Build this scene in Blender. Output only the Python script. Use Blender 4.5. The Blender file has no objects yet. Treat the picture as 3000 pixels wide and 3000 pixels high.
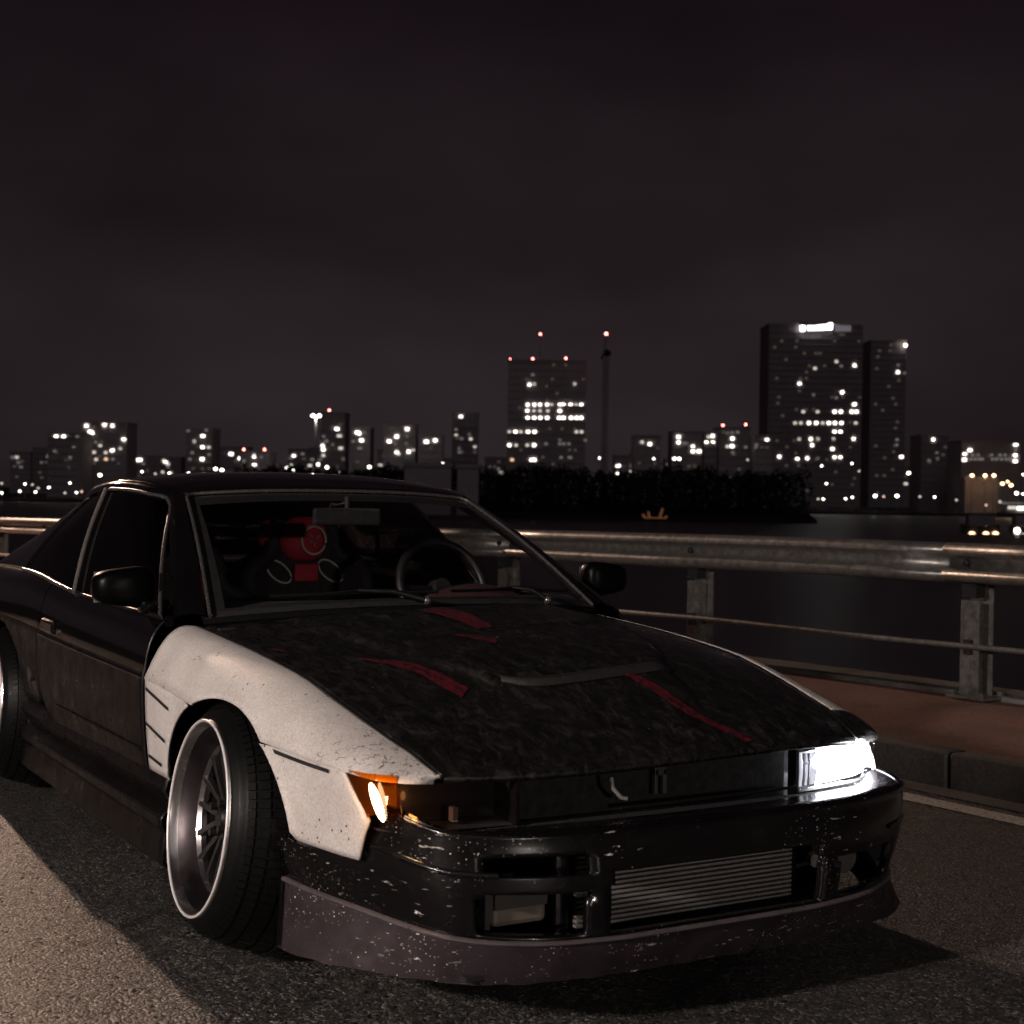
import bpy, bmesh, math, random
import numpy as np
from mathutils import Vector, Matrix

# ------------------------------------------------------------------ camera
sc = bpy.context.scene
F_PX = 4404.0                       # focal length in pixels of the 3000 px photograph
CAM = np.array([-2.055, -3.58, 1.166])
_yaw, _pit, _rol = math.radians(-30.12), math.radians(-0.64), math.radians(0.89)
_r = np.array([math.cos(_yaw), math.sin(_yaw), 0.0]); _f = np.array([-math.sin(_yaw), math.cos(_yaw), 0.0]); _k = np.array([0, 0, 1.0])
FWD = _f * math.cos(_pit) + _k * math.sin(_pit); _u = -_f * math.sin(_pit) + _k * math.cos(_pit)
RGT = _r * math.cos(_rol) + _u * math.sin(_rol); UPV = -_r * math.sin(_rol) + _u * math.cos(_rol)
cd = bpy.data.cameras.new('camera'); cam = bpy.data.objects.new('camera', cd); sc.collection.objects.link(cam)
M = Matrix.Identity(4)
for i in range(3):
    M[i][0] = RGT[i]; M[i][1] = UPV[i]; M[i][2] = -FWD[i]; M[i][3] = CAM[i]
cam.matrix_world = M
cd.sensor_width = 36.0; cd.lens = F_PX / 3000.0 * 36.0
cd.clip_start = 0.05; cd.clip_end = 6000.0
cd.dof.use_dof = True; cd.dof.focus_distance = 4.3; cd.dof.aperture_fstop = 6.0
sc.camera = cam

# ------------------------------------------------------------------ world: overcast city night sky
world = bpy.data.worlds.new('World'); sc.world = world; world.use_nodes = True
nt = world.node_tree; nt.nodes.clear()
wo = nt.nodes.new('ShaderNodeOutputWorld'); bg = nt.nodes.new('ShaderNodeBackground')
tc = nt.nodes.new('ShaderNodeTexCoord'); sep = nt.nodes.new('ShaderNodeSeparateXYZ')
nz = nt.nodes.new('ShaderNodeTexNoise'); nz.inputs['Scale'].default_value = 3.4; nz.inputs['Detail'].default_value = 3.0; nz.inputs['Roughness'].default_value = 0.5
mp = nt.nodes.new('ShaderNodeMapping'); mp.inputs['Scale'].default_value = (1, 1, 2.2)
rmp = nt.nodes.new('ShaderNodeValToRGB'); cr = rmp.color_ramp
cr.elements[0].position = 0.0; cr.elements[0].color = (0.0192, 0.0138, 0.0160, 1)
cr.elements[1].position = 0.9; cr.elements[1].color = (0.0064, 0.0038, 0.0052, 1)
e = cr.elements.new(0.12); e.color = (0.0186, 0.0131, 0.0153, 1)
e = cr.elements.new(0.30); e.color = (0.0084, 0.0050, 0.0067, 1)
mxs = nt.nodes.new('ShaderNodeMix'); mxs.data_type = 'RGBA'; mxs.blend_type = 'MULTIPLY'; mxs.inputs[0].default_value = 1.0
nr = nt.nodes.new('ShaderNodeValToRGB'); nr.color_ramp.elements[0].position = 0.3; nr.color_ramp.elements[0].color = (0.58, 0.54, 0.58, 1)
nr.color_ramp.elements[1].position = 0.72; nr.color_ramp.elements[1].color = (1.34, 1.38, 1.35, 1)
L = nt.links.new
L(tc.outputs['Generated'], sep.inputs[0]); L(sep.outputs['Z'], rmp.inputs['Fac'])
L(tc.outputs['Generated'], mp.inputs['Vector']); L(mp.outputs[0], nz.inputs['Vector']); L(nz.outputs['Fac'], nr.inputs['Fac'])
L(rmp.outputs['Color'], mxs.inputs[6]); L(nr.outputs['Color'], mxs.inputs[7]); L(mxs.outputs[2], bg.inputs['Color']); L(bg.outputs[0], wo.inputs[0])
bg.inputs['Strength'].default_value = 1.0

# one very dim, very soft sun, added to lift the far facades
sl = bpy.data.lights.new('sun', 'SUN'); sl.energy = 0.075; sl.angle = math.radians(40); sl.color = (1.0, 0.93, 0.9)
so = bpy.data.objects.new('sun', sl); so.rotation_euler = (math.radians(52), 0, math.radians(-30)); sc.collection.objects.link(so)

sc.view_settings.view_transform = 'Standard'; sc.view_settings.look = 'None'
sc.view_settings.exposure = 0.0; sc.view_settings.gamma = 1.0; sc.view_settings.use_curve_mapping = False
sc.cycles.use_denoising = True; sc.cycles.denoiser = 'OPENIMAGEDENOISE'; sc.cycles.denoising_input_passes = 'RGB_ALBEDO_NORMAL'
sc.cycles.max_bounces = 6; sc.cycles.transparent_max_bounces = 12; sc.cycles.sample_clamp_indirect = 1.2
sc.cycles.use_adaptive_sampling = False
random.seed(7); RNG = np.random.default_rng(7)

# ------------------------------------------------------------------ helpers
COL = sc.collection
def at(px, py, depth):              # the place seen at photograph pixel (px,py), depth metres in front of the camera
    return CAM + depth * (FWD + RGT * (px - 1500) / F_PX + UPV * (1500 - py) / F_PX)
def ip(xs, ys, x):                  # smooth monotone table look-up
    xs = np.asarray(xs, float); ys = np.asarray(ys, float); x = np.asarray(x, float)
    h = np.diff(xs); d = np.diff(ys) / h; m = np.empty(len(xs)); m[0] = d[0]; m[-1] = d[-1]
    for i in range(1, len(xs) - 1):
        m[i] = 0 if d[i-1] * d[i] <= 0 else 2 * d[i-1] * d[i] / (d[i-1] + d[i])
    xc = np.clip(x, xs[0], xs[-1]); i = np.clip(np.searchsorted(xs, xc) - 1, 0, len(h) - 1); t = (xc - xs[i]) / h[i]
    return (2*t**3 - 3*t**2 + 1) * ys[i] + (t**3 - 2*t**2 + t) * h[i] * m[i] + (-2*t**3 + 3*t**2) * ys[i+1] + (t**3 - t**2) * h[i] * m[i+1]
def link(o, parent=None):
    COL.objects.link(o)
    if parent is not None: o.parent = parent
    return o
def mesh_obj(name, verts, faces, mat, parent=None, smooth=True, sharp=35, thick=0, bevel=0):
    me = bpy.data.meshes.new(name); me.from_pydata([tuple(map(float, v)) for v in verts], [], faces); me.update()
    if mat is not None: me.materials.append(mat)
    if smooth:
        me.polygons.foreach_set('use_smooth', [True] * len(me.polygons))
        me.set_sharp_from_angle(angle=math.radians(sharp))
    o = link(bpy.data.objects.new(name, me), parent)
    if thick:
        s = o.modifiers.new('thickness', 'SOLIDIFY'); s.thickness = abs(thick); s.offset = -1 if thick > 0 else 1
    if bevel:
        b = o.modifiers.new('bevel', 'BEVEL'); b.width = bevel; b.segments = 2; b.limit_method = 'ANGLE'
    return o
def bm_obj(name, bm, mat, parent=None, smooth=False, sharp=35, bevel=0):
    me = bpy.data.meshes.new(name); bm.to_mesh(me); bm.free()
    if mat is not None: me.materials.append(mat)
    if smooth:
        me.polygons.foreach_set('use_smooth', [True] * len(me.polygons)); me.set_sharp_from_angle(angle=math.radians(sharp))
    o = link(bpy.data.objects.new(name, me), parent)
    if bevel:
        b = o.modifiers.new('bevel', 'BEVEL'); b.width = bevel; b.segments = 2; b.limit_method = 'ANGLE'
    return o
def grid_faces(nr_, nc, keep=None, flip=False):
    fs = []
    for i in range(nr_ - 1):
        for j in range(nc - 1):
            if keep is not None and not keep(i, j): continue
            q = (i*nc + j, i*nc + j + 1, (i+1)*nc + j + 1, (i+1)*nc + j)
            fs.append(q[::-1] if flip else q)
    return fs
def sheet(name, P, mat, parent=None, flip=False, keep=None, thick=0, sharp=35, bevel=0):
    P = np.asarray(P, float); return mesh_obj(name, P.reshape(-1, 3), grid_faces(P.shape[0], P.shape[1], keep, flip), mat, parent, True, sharp, thick, bevel)
def box(bm, c, s, rot=None):
    m = Matrix.Translation(Vector(c)) @ (rot.to_4x4() if rot is not None else Matrix.Identity(4)) @ Matrix.Diagonal((s[0], s[1], s[2], 1))
    return bmesh.ops.create_cube(bm, size=1.0, matrix=m)['verts']
def box_obj(name, c, s, mat, parent=None, rot=None, bevel=0):
    bm = bmesh.new(); box(bm, c, s, rot); return bm_obj(name, bm, mat, parent, bevel=bevel)
def tube_mesh(pts, rad, n=10, closed=False, flat=1.0, up=(0, 0, 1)):
    pts = [Vector(p) for p in pts]; m = len(pts); V = []; Fc = []
    rads = rad if hasattr(rad, '__len__') else [rad] * m
    for i, p in enumerate(pts):
        a = pts[(i - 1) % m] if (closed or i > 0) else p; b = pts[(i + 1) % m] if (closed or i < m - 1) else p
        t = (b - a).normalized(); u = Vector(up)
        if abs(t.dot(u)) > 0.95: u = Vector((1, 0, 0))
        s = t.cross(u).normalized(); w = s.cross(t)
        for k in range(n):
            an = 2 * math.pi * k / n; V.append(p + (s * math.cos(an) + w * math.sin(an) * flat) * rads[i])
    for i in range(m if closed else m - 1):
        for k in range(n):
            a = i*n + k; b = i*n + (k + 1) % n; c = ((i + 1) % m)*n + (k + 1) % n; d = ((i + 1) % m)*n + k; Fc.append((a, b, c, d))
    if not closed: Fc.append(tuple(range(n))[::-1]); Fc.append(tuple((m - 1)*n + k for k in range(n)))
    return V, Fc
def tube(name, pts, rad, mat, parent=None, n=10, closed=False, flat=1.0, up=(0, 0, 1)):
    V, Fc = tube_mesh(pts, rad, n, closed, flat, up); return mesh_obj(name, V, Fc, mat, parent, True, 50)
def revolve(profile, axis_fn, n, close=False):   # profile of (a,r); axis_fn(a,r,ang)->xyz
    V = []; Fc = []; m = len(profile)
    for k in range(n):
        an = 2 * math.pi * k / n
        for a, r in profile: V.append(axis_fn(a, r, an))
    for k in range(n):
        k2 = (k + 1) % n
        for i in range(m if close else m - 1):
            i2 = (i + 1) % m; Fc.append((k*m + i, k*m + i2, k2*m + i2, k2*m + i))
    return V, Fc
def spline(pts, n):                 # Catmull-Rom through points
    P = [np.array(p, float) for p in pts]; P = [2*P[0] - P[1]] + P + [2*P[-1] - P[-2]]; out = []
    seg = len(P) - 3
    for k in range(n):
        s = k / (n - 1) * seg; i = min(int(s), seg - 1); t = s - i
        a, b, c, d = P[i:i+4]; out.append(0.5*((2*b) + (-a + c)*t + (2*a - 5*b + 4*c - d)*t*t + (-a + 3*b - 3*c + d)*t**3))
    return np.array(out)
def empty(name, loc=(0, 0, 0), parent=None):
    o = bpy.data.objects.new(name, None); o.location = loc; o.empty_display_size = 0.2; return link(o, parent)
def tag(o, label=None, cat=None, group=None, kind=None):
    if label: o['label'] = label
    if cat: o['category'] = cat
    if group: o['group'] = group
    if kind: o['kind'] = kind
    return o

# ------------------------------------------------------------------ materials
class NB:                           # a small node builder
    def __init__(s, name):
        s.m = bpy.data.materials.new(name); s.m.use_nodes = True; s.t = s.m.node_tree; s.t.nodes.clear()
        s.out = s.t.nodes.new('ShaderNodeOutputMaterial'); s._c = None
    def n(s, typ, **kw):
        nd = s.t.nodes.new(typ)
        for k, v in kw.items():
            if k.startswith('_'): setattr(nd, k[1:], v)
            else: nd.inputs[k.replace('__', ' ')].default_value = v
        return nd
    def l(s, a, b): s.t.links.new(a, b); return b
    def co(s):
        if s._c is None: s._c = s.n('ShaderNodeTexCoord')
        return s._c.outputs['Object']
    def noise(s, scale, detail=3, rough=0.55, vec=None, dist=0.0):
        nd = s.n('ShaderNodeTexNoise', Scale=scale, Detail=detail, Roughness=rough, Distortion=dist); s.l(vec or s.co(), nd.inputs['Vector']); return nd.outputs['Fac']
    def vor(s, scale, feature='F1', vec=None, out='Distance'):
        nd = s.n('ShaderNodeTexVoronoi', Scale=scale, _feature=feature); s.l(vec or s.co(), nd.inputs['Vector']); return nd.outputs[out]
    def ramp(s, fac, stops):
        nd = s.n('ShaderNodeValToRGB'); c = nd.color_ramp
        while len(c.elements) > len(stops): c.elements.remove(c.elements[-1])
        while len(c.elements) < len(stops): c.elements.new(1.0)
        for el, (p, col) in zip(c.elements, stops):
            el.position = p; el.color = (col, col, col, 1) if not hasattr(col, '__len__') else (*col, 1)
        s.l(fac, nd.inputs['Fac']); return nd.outputs['Color']
    def mix(s, fac, a, b, typ='MIX'):
        nd = s.n('ShaderNodeMix', _data_type='RGBA', _blend_type=typ)
        for v, k in ((fac, 0), (a, 6), (b, 7)):
            if isinstance(v, (int, float)): nd.inputs[k].default_value = v if k == 0 else (v, v, v, 1)
            elif isinstance(v, tuple): nd.inputs[k].default_value = (*v, 1)
            else: s.l(v, nd.inputs[k])
        return nd.outputs[2]
    def math(s, op, a, b=0.0):
        nd = s.n('ShaderNodeMath', _operation=op)
        for v, k in ((a, 0), (b, 1)):
            if isinstance(v, (int, float)): nd.inputs[k].default_value = v
            else: s.l(v, nd.inputs[k])
        return nd.outputs[0]
    def scaled(s, sx, sy, sz, rot=(0, 0, 0)):
        nd = s.n('ShaderNodeMapping'); nd.inputs['Scale'].default_value = (sx, sy, sz); nd.inputs['Rotation'].default_value = rot; s.l(s.co(), nd.inputs['Vector']); return nd.outputs[0]
    def bump(s, h, strength=0.3, dist=0.01):
        nd = s.n('ShaderNodeBump', Strength=strength, Distance=dist); s.l(h, nd.inputs['Height']); return nd.outputs['Normal']
    def pbr(s, base=0.5, rough=0.5, metal=0.0, normal=None, coat=0.0, spec=None, emit=None, estr=0.0, **kw):
        p = s.n('ShaderNodeBsdfPrincipled')
        for v, k in ((base, 'Base Color'), (rough, 'Roughness'), (metal, 'Metallic')):
            if isinstance(v, (int, float)): p.inputs[k].default_value = (v, v, v, 1) if k == 'Base Color' else v
            elif isinstance(v, tuple): p.inputs[k].default_value = (*v, 1)
            else: s.l(v, p.inputs[k])
        p.inputs['Coat Weight'].default_value = coat; p.inputs['Coat Roughness'].default_value = 0.06
        if spec is not None: p.inputs['Specular IOR Level'].default_value = spec
        if 'ior' in kw: p.inputs['IOR'].default_value = kw['ior']
        if normal is not None: s.l(normal, p.inputs['Normal'])
        if emit is not None: p.inputs['Emission Color'].default_value = (*emit, 1); p.inputs['Emission Strength'].default_value = estr
        s.l(p.outputs[0], s.out.inputs['Surface']); return s.m
def plain(name, base, rough=0.5, metal=0.0, coat=0.0, var=0.25, scale=30, spec=None):
    b = NB(name); n = b.noise(scale, 4); base = base if isinstance(base, tuple) else (base,)*3
    c = b.mix(n, tuple(x*(1 - var) for x in base), tuple(min(1, x*(1 + var)) for x in base))
    r = b.ramp(b.noise(scale*1.7, 3), [(0.3, max(0.02, rough*0.8)), (0.7, min(1, rough*1.2))])
    return b.pbr(c, r, metal, coat=coat, spec=spec)
def glow(name, col, strength, sample=False):
    b = NB(name); e_ = b.n('ShaderNodeEmission', Strength=strength); e_.inputs['Color'].default_value = (*col, 1); b.l(e_.outputs[0], b.out.inputs['Surface'])
    b.m.cycles.emission_sampling = 'FRONT' if sample else 'NONE'; return b.m
def glass(name, tint, rough=0.0, refl=1.0):
    b = NB(name); tr = b.n('ShaderNodeBsdfTransparent'); tr.inputs['Color'].default_value = (*tint, 1)
    gl = b.n('ShaderNodeBsdfGlossy', Roughness=rough); fr = b.n('ShaderNodeLayerWeight', Blend=0.5); mx = b.n('ShaderNodeMixShader')
    f2 = b.math('MULTIPLY', b.math('ADD', b.math('MULTIPLY', b.math('POWER', fr.outputs['Facing'], 5.0), 0.95), 0.045), refl)
    b.l(f2, mx.inputs[0]); b.l(tr.outputs[0], mx.inputs[1]); b.l(gl.outputs[0], mx.inputs[2]); b.l(mx.outputs[0], b.out.inputs['Surface']); return b.m

def m_asphalt():
    b = NB('asphalt'); cell = b.n('ShaderNodeTexVoronoi', Scale=125.0); b.l(b.co(), cell.inputs['Vector'])
    fine = b.noise(420, 2); big = b.noise(1.3, 4)
    sepc = b.n('ShaderNodeSeparateColor'); b.l(cell.outputs['Color'], sepc.inputs[0])
    c = b.ramp(sepc.outputs[0], [(0.0, (0.006, 0.0058, 0.0056)), (0.5, (0.022, 0.021, 0.0202)), (0.78, (0.058, 0.055, 0.052)), (1.0, (0.34, 0.31, 0.285))])  # palest stones also paint in glints of lamp light
    c = b.mix(b.ramp(big, [(0.35, 0.0), (0.65, 0.35)]), c, (0.018, 0.017, 0.0165))
    trk = b.ramp(b.noise(0.9, 4, 0.6, b.scaled(1.0, 0.12, 1, (0, 0, 0.09))), [(0.40, 0.0), (0.62, 0.55)]); c = b.mix(trk, c, (0.012, 0.0115, 0.011))
    crk = b.ramp(b.vor(0.55, 'DISTANCE_TO_EDGE', b.mix(0.12, b.co(), b.n('ShaderNodeTexNoise', Scale=3.0).outputs['Color'], 'ADD')), [(0.003, 1.0), (0.010, 0.0)]); c = b.mix(b.math('MULTIPLY', crk, b.ramp(b.noise(0.7, 2), [(0.5, 0.0), (0.56, 0.9)])), c, (0.004, 0.004, 0.004))
    h = b.math('ADD', b.math('MULTIPLY', cell.outputs['Distance'], -0.8), b.math('MULTIPLY', fine, 0.35)); h = b.math('ADD', h, b.math('MULTIPLY', sepc.outputs[1], 0.7))
    r = b.ramp(sepc.outputs[2], [(0.0, 0.55), (0.6, 0.40), (1.0, 0.20)])
    return b.pbr(c, r, 0.0, b.bump(h, 0.95, 0.013), spec=0.6)
def m_sidewalk():
    b = NB('red_tarmac'); c = b.ramp(b.noise(90, 4, 0.7), [(0.3, (0.085, 0.042, 0.032)), (0.55, (0.22, 0.110, 0.082)), (0.75, (0.38, 0.23, 0.18))])
    c = b.mix(b.ramp(b.noise(2.2, 4), [(0.45, 0.0), (0.7, 0.5)]), c, (0.07, 0.045, 0.036))
    return b.pbr(c, 0.75, 0.0, b.bump(b.noise(160, 3), 0.5, 0.006))
def m_stone(name, a, d, scale=60):
    b = NB(name); c = b.ramp(b.noise(scale, 5, 0.65), [(0.3, a), (0.7, d)]); c = b.mix(b.ramp(b.noise(4, 4), [(0.45, 0.0), (0.65, 0.6)]), c, tuple(x*0.45 for x in a))
    return b.pbr(c, 0.8, 0.0, b.bump(b.noise(scale*2, 3), 0.35, 0.004))
def m_line():
    b = NB('road_paint'); c = b.ramp(b.noise(70, 4, 0.7), [(0.36, (0.05, 0.047, 0.043)), (0.45, (0.58, 0.55, 0.50)), (0.7, (0.84, 0.80, 0.73))])
    return b.pbr(c, 0.6, 0.0, b.bump(b.noise(110, 3), 0.4, 0.004))
def m_steel():
    b = NB('galvanised_steel'); c = b.ramp(b.noise(22, 5, 0.65), [(0.3, (0.12, 0.118, 0.112)), (0.7, (0.31, 0.30, 0.285))])
    c = b.mix(b.ramp(b.noise(5, 5, 0.7, b.scaled(1, 0.2, 1)), [(0.60, 0.0), (0.74, 0.7)]), c, (0.10, 0.07, 0.05))
    return b.pbr(c, b.ramp(b.noise(40, 3), [(0.3, 0.30), (0.7, 0.5)]), 0.75, b.bump(b.noise(60, 3), 0.15, 0.003))
def m_water():
    b = NB('river_water'); v = b.scaled(1, 0.55, 1, (0, 0, math.radians(-30)))
    h = b.math('ADD', b.noise(0.9, 4, 0.6, v), b.math('MULTIPLY', b.noise(0.22, 3, 0.5, v), 2.0))
    return b.pbr((0.016, 0.014, 0.015), 0.40, 0.0, b.bump(h, 0.28, 0.16), ior=2.9)
def m_white_paint():
    b = NB('dirty_white_fender'); c = b.ramp(b.noise(5, 5, 0.6), [(0.3, (0.46, 0.425, 0.405)), (0.7, (0.64, 0.60, 0.575))])
    c = b.mix(b.ramp(b.noise(55, 3, 0.6, None, 2.5), [(0.42, 0.30), (0.54, 0.0)]), c, (0.32, 0.285, 0.265))       # swirls in the grime
    c = b.mix(b.ramp(b.noise(210, 3, 0.8), [(0.40, 0.45), (0.55, 0.0)]), c, (0.27, 0.24, 0.225))                   # grit
    d1 = b.ramp(b.vor(40), [(0.09, 1.0), (0.15, 0.0)]); k1 = b.ramp(b.noise(11, 2), [(0.48, 0.0), (0.54, 1.0)])
    c = b.mix(b.math('MULTIPLY', d1, k1), c, (0.035, 0.022, 0.018))                                               # stone chips
    # cracked filler on the nose of the fender
    sx = b.n('ShaderNodeSeparateXYZ'); b.l(b.co(), sx.inputs[0])
    nose = b.ramp(b.math('MULTIPLY', sx.outputs['Y'], -1.0), [(0.47, 0.0), (0.56, 1.0)]); high = b.ramp(sx.outputs['Z'], [(0.555, 0.0), (0.575, 1.0)])
    wv = b.mix(0.06, b.co(), b.n('ShaderNodeTexNoise', Scale=14.0).outputs['Color'], 'ADD'); crk = b.ramp(b.vor(23, 'DISTANCE_TO_EDGE', wv), [(0.008, 1.0), (0.05, 0.0)])
    gate = b.ramp(b.noise(24, 3, 0.7), [(0.46, 0.0), (0.56, 1.0)])
    fac = b.math('MULTIPLY', b.math('MULTIPLY', nose, high), b.math('MULTIPLY', crk, gate)); c = b.mix(fac, c, (0.05, 0.03, 0.022))
    return b.pbr(c, b.ramp(b.noise(20, 3), [(0.3, 0.40), (0.7, 0.6)]), 0.0, b.bump(b.noise(45, 3, 0.6, None, 1.5), 0.06, 0.003), coat=0.0, spec=0.25)
def m_hood():
    b = NB('worn_black_hood'); v = b.scaled(1.0, 0.45, 1.0, (0, 0, 0.5))
    f1 = b.noise(30, 6, 0.75, v, 0.8); f2 = b.noise(190, 3, 0.8); pat = b.noise(3.0, 5, 0.6)
    c = b.ramp(b.math('ADD', b.math('MULTIPLY', f1, 0.66), b.math('MULTIPLY', f2, 0.34)), [(0.40, (0.0028, 0.0026, 0.0025)), (0.52, (0.0085, 0.008, 0.0078)), (0.60, (0.024, 0.023, 0.022)), (0.70, (0.050, 0.048, 0.046))])
    c = b.mix(b.ramp(pat, [(0.42, 0.55), (0.62, 0.0)]), c, (0.006, 0.0055, 0.0055))
    ch = b.math('MULTIPLY', b.ramp(b.vor(20), [(0.035, 1.0), (0.055, 0.0)]), b.ramp(b.noise(7, 2), [(0.58, 0.0), (0.6, 1.0)])); c = b.mix(ch, c, (0.55, 0.5, 0.45))
    r = b.ramp(f1, [(0.4, 0.22), (0.65, 0.50)])
    return b.pbr(c, r, 0.0, b.bump(b.math('ADD', f1, b.math('MULTIPLY', f2, 0.12)), 0.22, 0.005), spec=0.45)
def m_chipped(name, base, amount, scratch=0.0, rough=0.22, coat=0.6, spec=0.5):
    b = NB(name); c = b.ramp(b.noise(14, 4), [(0.3, tuple(x*0.7 for x in base)), (0.7, tuple(x*1.35 for x in base))])
    patch = b.ramp(b.noise(5.5, 3, 0.6), [(0.62 - amount, 0.0), (0.74 - amount, 1.0)])
    dots = b.ramp(b.vor(150, vec=b.scaled(1, 1, 1.15)), [(0.16, 1.0), (0.30, 0.0)]); rnd = b.n('ShaderNodeTexVoronoi', Scale=150.0); b.l(b.scaled(1, 1, 1.15), rnd.inputs['Vector'])
    s3 = b.n('ShaderNodeSeparateColor'); b.l(rnd.outputs['Color'], s3.inputs[0]); sel = b.ramp(s3.outputs[0], [(0.70, 0.0), (0.72, 1.0)])
    fac = b.math('MULTIPLY', b.math('MULTIPLY', dots, sel), patch)
    if scratch:
        st = b.ramp(b.noise(95, 2, 0.5, b.scaled(0.3, 0.3, 1.5, (0, 0.25, 0))), [(0.675, 0.0), (0.69, 1.0)])
        sp = b.ramp(b.noise(4.2, 3), [(0.60 - scratch, 0.0), (0.66 - scratch, 1.0)]); fac = b.math('MAXIMUM', fac, b.math('MULTIPLY', st, sp))
    c = b.mix(fac, c, b.ramp(s3.outputs[1], [(0.0, (0.10, 0.09, 0.085)), (0.6, (0.34, 0.31, 0.29)), (1.0, (0.70, 0.65, 0.60))])); r = b.mix(fac, b.ramp(b.noise(30, 3), [(0.3, rough*0.8), (0.7, rough*1.3)]), 0.6)
    return b.pbr(c, r, 0.0, b.bump(b.noise(25, 2), 0.03, 0.003), coat=coat, spec=spec)
def m_paint(name, base, rough=0.18, dirt=0.5, coat=0.4, spec=0.5):
    b = NB(name); d = b.ramp(b.noise(3.5, 5, 0.65), [(0.4, 0.0), (0.75, dirt)]); c = b.mix(d, base, (0.03, 0.027, 0.026))
    c = b.mix(b.ramp(b.noise(240, 2), [(0.66, 0.0), (0.74, 0.25)]), c, (0.04, 0.036, 0.034))
    return b.pbr(c, b.ramp(b.noise(12, 4), [(0.3, rough*0.7), (0.7, rough*1.6)]), 0.0, b.bump(b.noise(18, 2), 0.02, 0.003), coat=coat, spec=spec)

def m_red():
    b = NB('faded_red_stripe'); v = b.scaled(1.0, 0.45, 1.0, (0, 0, 0.5)); c = b.ramp(b.noise(30, 5, 0.7, v, 2.5), [(0.40, (0.006, 0.003, 0.0035)), (0.52, (0.070, 0.004, 0.009)), (0.72, (0.14, 0.008, 0.016))])
    return b.pbr(c, 0.5, 0.0, b.bump(b.noise(70, 3), 0.3, 0.003))
ASPH = m_asphalt(); SIDE = m_sidewalk(); KERB = m_stone('kerb_granite', (0.07, 0.066, 0.063), (0.16, 0.15, 0.142)); LINE = m_line(); STEEL = m_steel(); WATER = m_water()
CONC = m_stone('deck_concrete', (0.07, 0.064, 0.058), (0.16, 0.15, 0.135), 30); BANK = m_stone('dark_bank', (0.012, 0.010, 0.010), (0.03, 0.027, 0.026), 3)
WHITE = m_white_paint(); HOOD = m_hood(); BLACK = m_paint('black_body_paint', (0.0022, 0.0019, 0.002), 0.07, 0.03); GREY = m_paint('dusty_lit_paint', (0.0034, 0.0027, 0.003), 0.30, 0.10, 0.06, 0.22)  # lower body paint kept lighter, imitating the reflected lit road
BUMP = m_chipped('chipped_black_bumper', (0.0026, 0.0021, 0.0024), 0.10, 0.05, 0.22, 0.18, 0.35); LIP = m_chipped('scraped_plum_lip', (0.022, 0.0152, 0.0182), 0.17, 0.12, 0.6, 0.0, 0.14)
RUBB = plain('tyre_rubber', 0.0035, 0.45, var=0.5, scale=60, spec=0.1); TRIM = plain('black_trim', 0.005, 0.4, spec=0.25); SEAL = plain('window_seal', (0.13, 0.12, 0.12), 0.25, 0.7)
DARK = plain('matt_black', 0.004, 0.8); CHROME = plain('polished_lip', (0.72, 0.68, 0.67), 0.24, 1.0, var=0.15, scale=9); BARREL = plain('brushed_barrel', (0.060, 0.051, 0.054), 0.42, 1.0, var=0.6, scale=10); SILV = plain('lamp_housing', (0.10, 0.09, 0.085), 0.5, 0.2); GUN = plain('dark_gunmetal', (0.05, 0.046, 0.048), 0.38, 0.8)
ALU = plain('intercooler_alloy', (0.27, 0.25, 0.24), 0.5, 0.6, var=0.4, scale=80); SATIN = plain('edge_highlight', (0.085, 0.072, 0.076), 0.32, 0.2, var=0.5, scale=25); MIRB = plain('mirror_black', 0.0012, 0.35, spec=0.06); EDGE = plain('rim_highlight', (0.80, 0.76, 0.75), 0.35, 0.35, var=0.1); RED = plain('red_fabric', (0.36, 0.016, 0.03), 0.8); DRED = plain('dark_red_suede', (0.045, 0.010, 0.014), 0.9)
CLOTH = plain('black_seat_cloth', (0.010, 0.009, 0.009), 0.9); PIPE = plain('white_piping', (0.42, 0.38, 0.36), 0.6); PLAST = plain('grey_plastic', (0.045, 0.04, 0.04), 0.5)
REDP = m_red()
GLASS = glass('windscreen_glass', (0.86, 0.86, 0.86)); TINT = glass('tinted_glass', (0.004, 0.004, 0.004)); SMOKE = glass('smoked_lens', (0.42, 0.40, 0.40), 0.06); AMBG = glass('amber_glass', (0.90, 0.42, 0.07), 0.05); CLEAR = glass('headlight_lens', (0.92, 0.92, 0.95), 0.02)
# ------------------------------------------------------------------ the road on the bridge
RD = np.array([-0.0872, 0.9962, 0.0]); RN = np.array([0.9962, 0.0872, 0.0])
def road(t, n, z=0.0):              # t along the road, n across it (towards the river), the road falls away gently ahead
    a = t - 2.5; return RD * t + RN * n + np.array([0, 0, z - 0.0143 * 0.5 * (a + math.sqrt(a * a + 1.0))])
TS = [-40, -20, -10, -5, -2, 0, 1, 2, 2.5, 3, 3.5, 4, 5, 6, 8, 10, 14, 20, 30, 45, 70, 110, 170]
def ribbon(name, prof, mat, parent=None, ts=TS, sharp=30):
    P = [[road(t, n, z) for (n, z) in prof] for t in ts]; return sheet(name, P, mat, parent, sharp=sharp)
rd = ribbon('road', [(-14, 0), (-8, 0), (-3, 0), (0, 0), (2.62, 0)], ASPH); tag(rd, kind='structure')
ribbon('edge_line', [(2.276, 0.004), (2.392, 0.004)], LINE, rd)
ribbon('gutter', [(2.47, 0.004), (2.61, 0.005)], KERB, rd)
sw = ribbon('sidewalk', [(2.745, 0.140), (3.4, 0.146), (4.20, 0.140)], SIDE); tag(sw, kind='structure')
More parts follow.
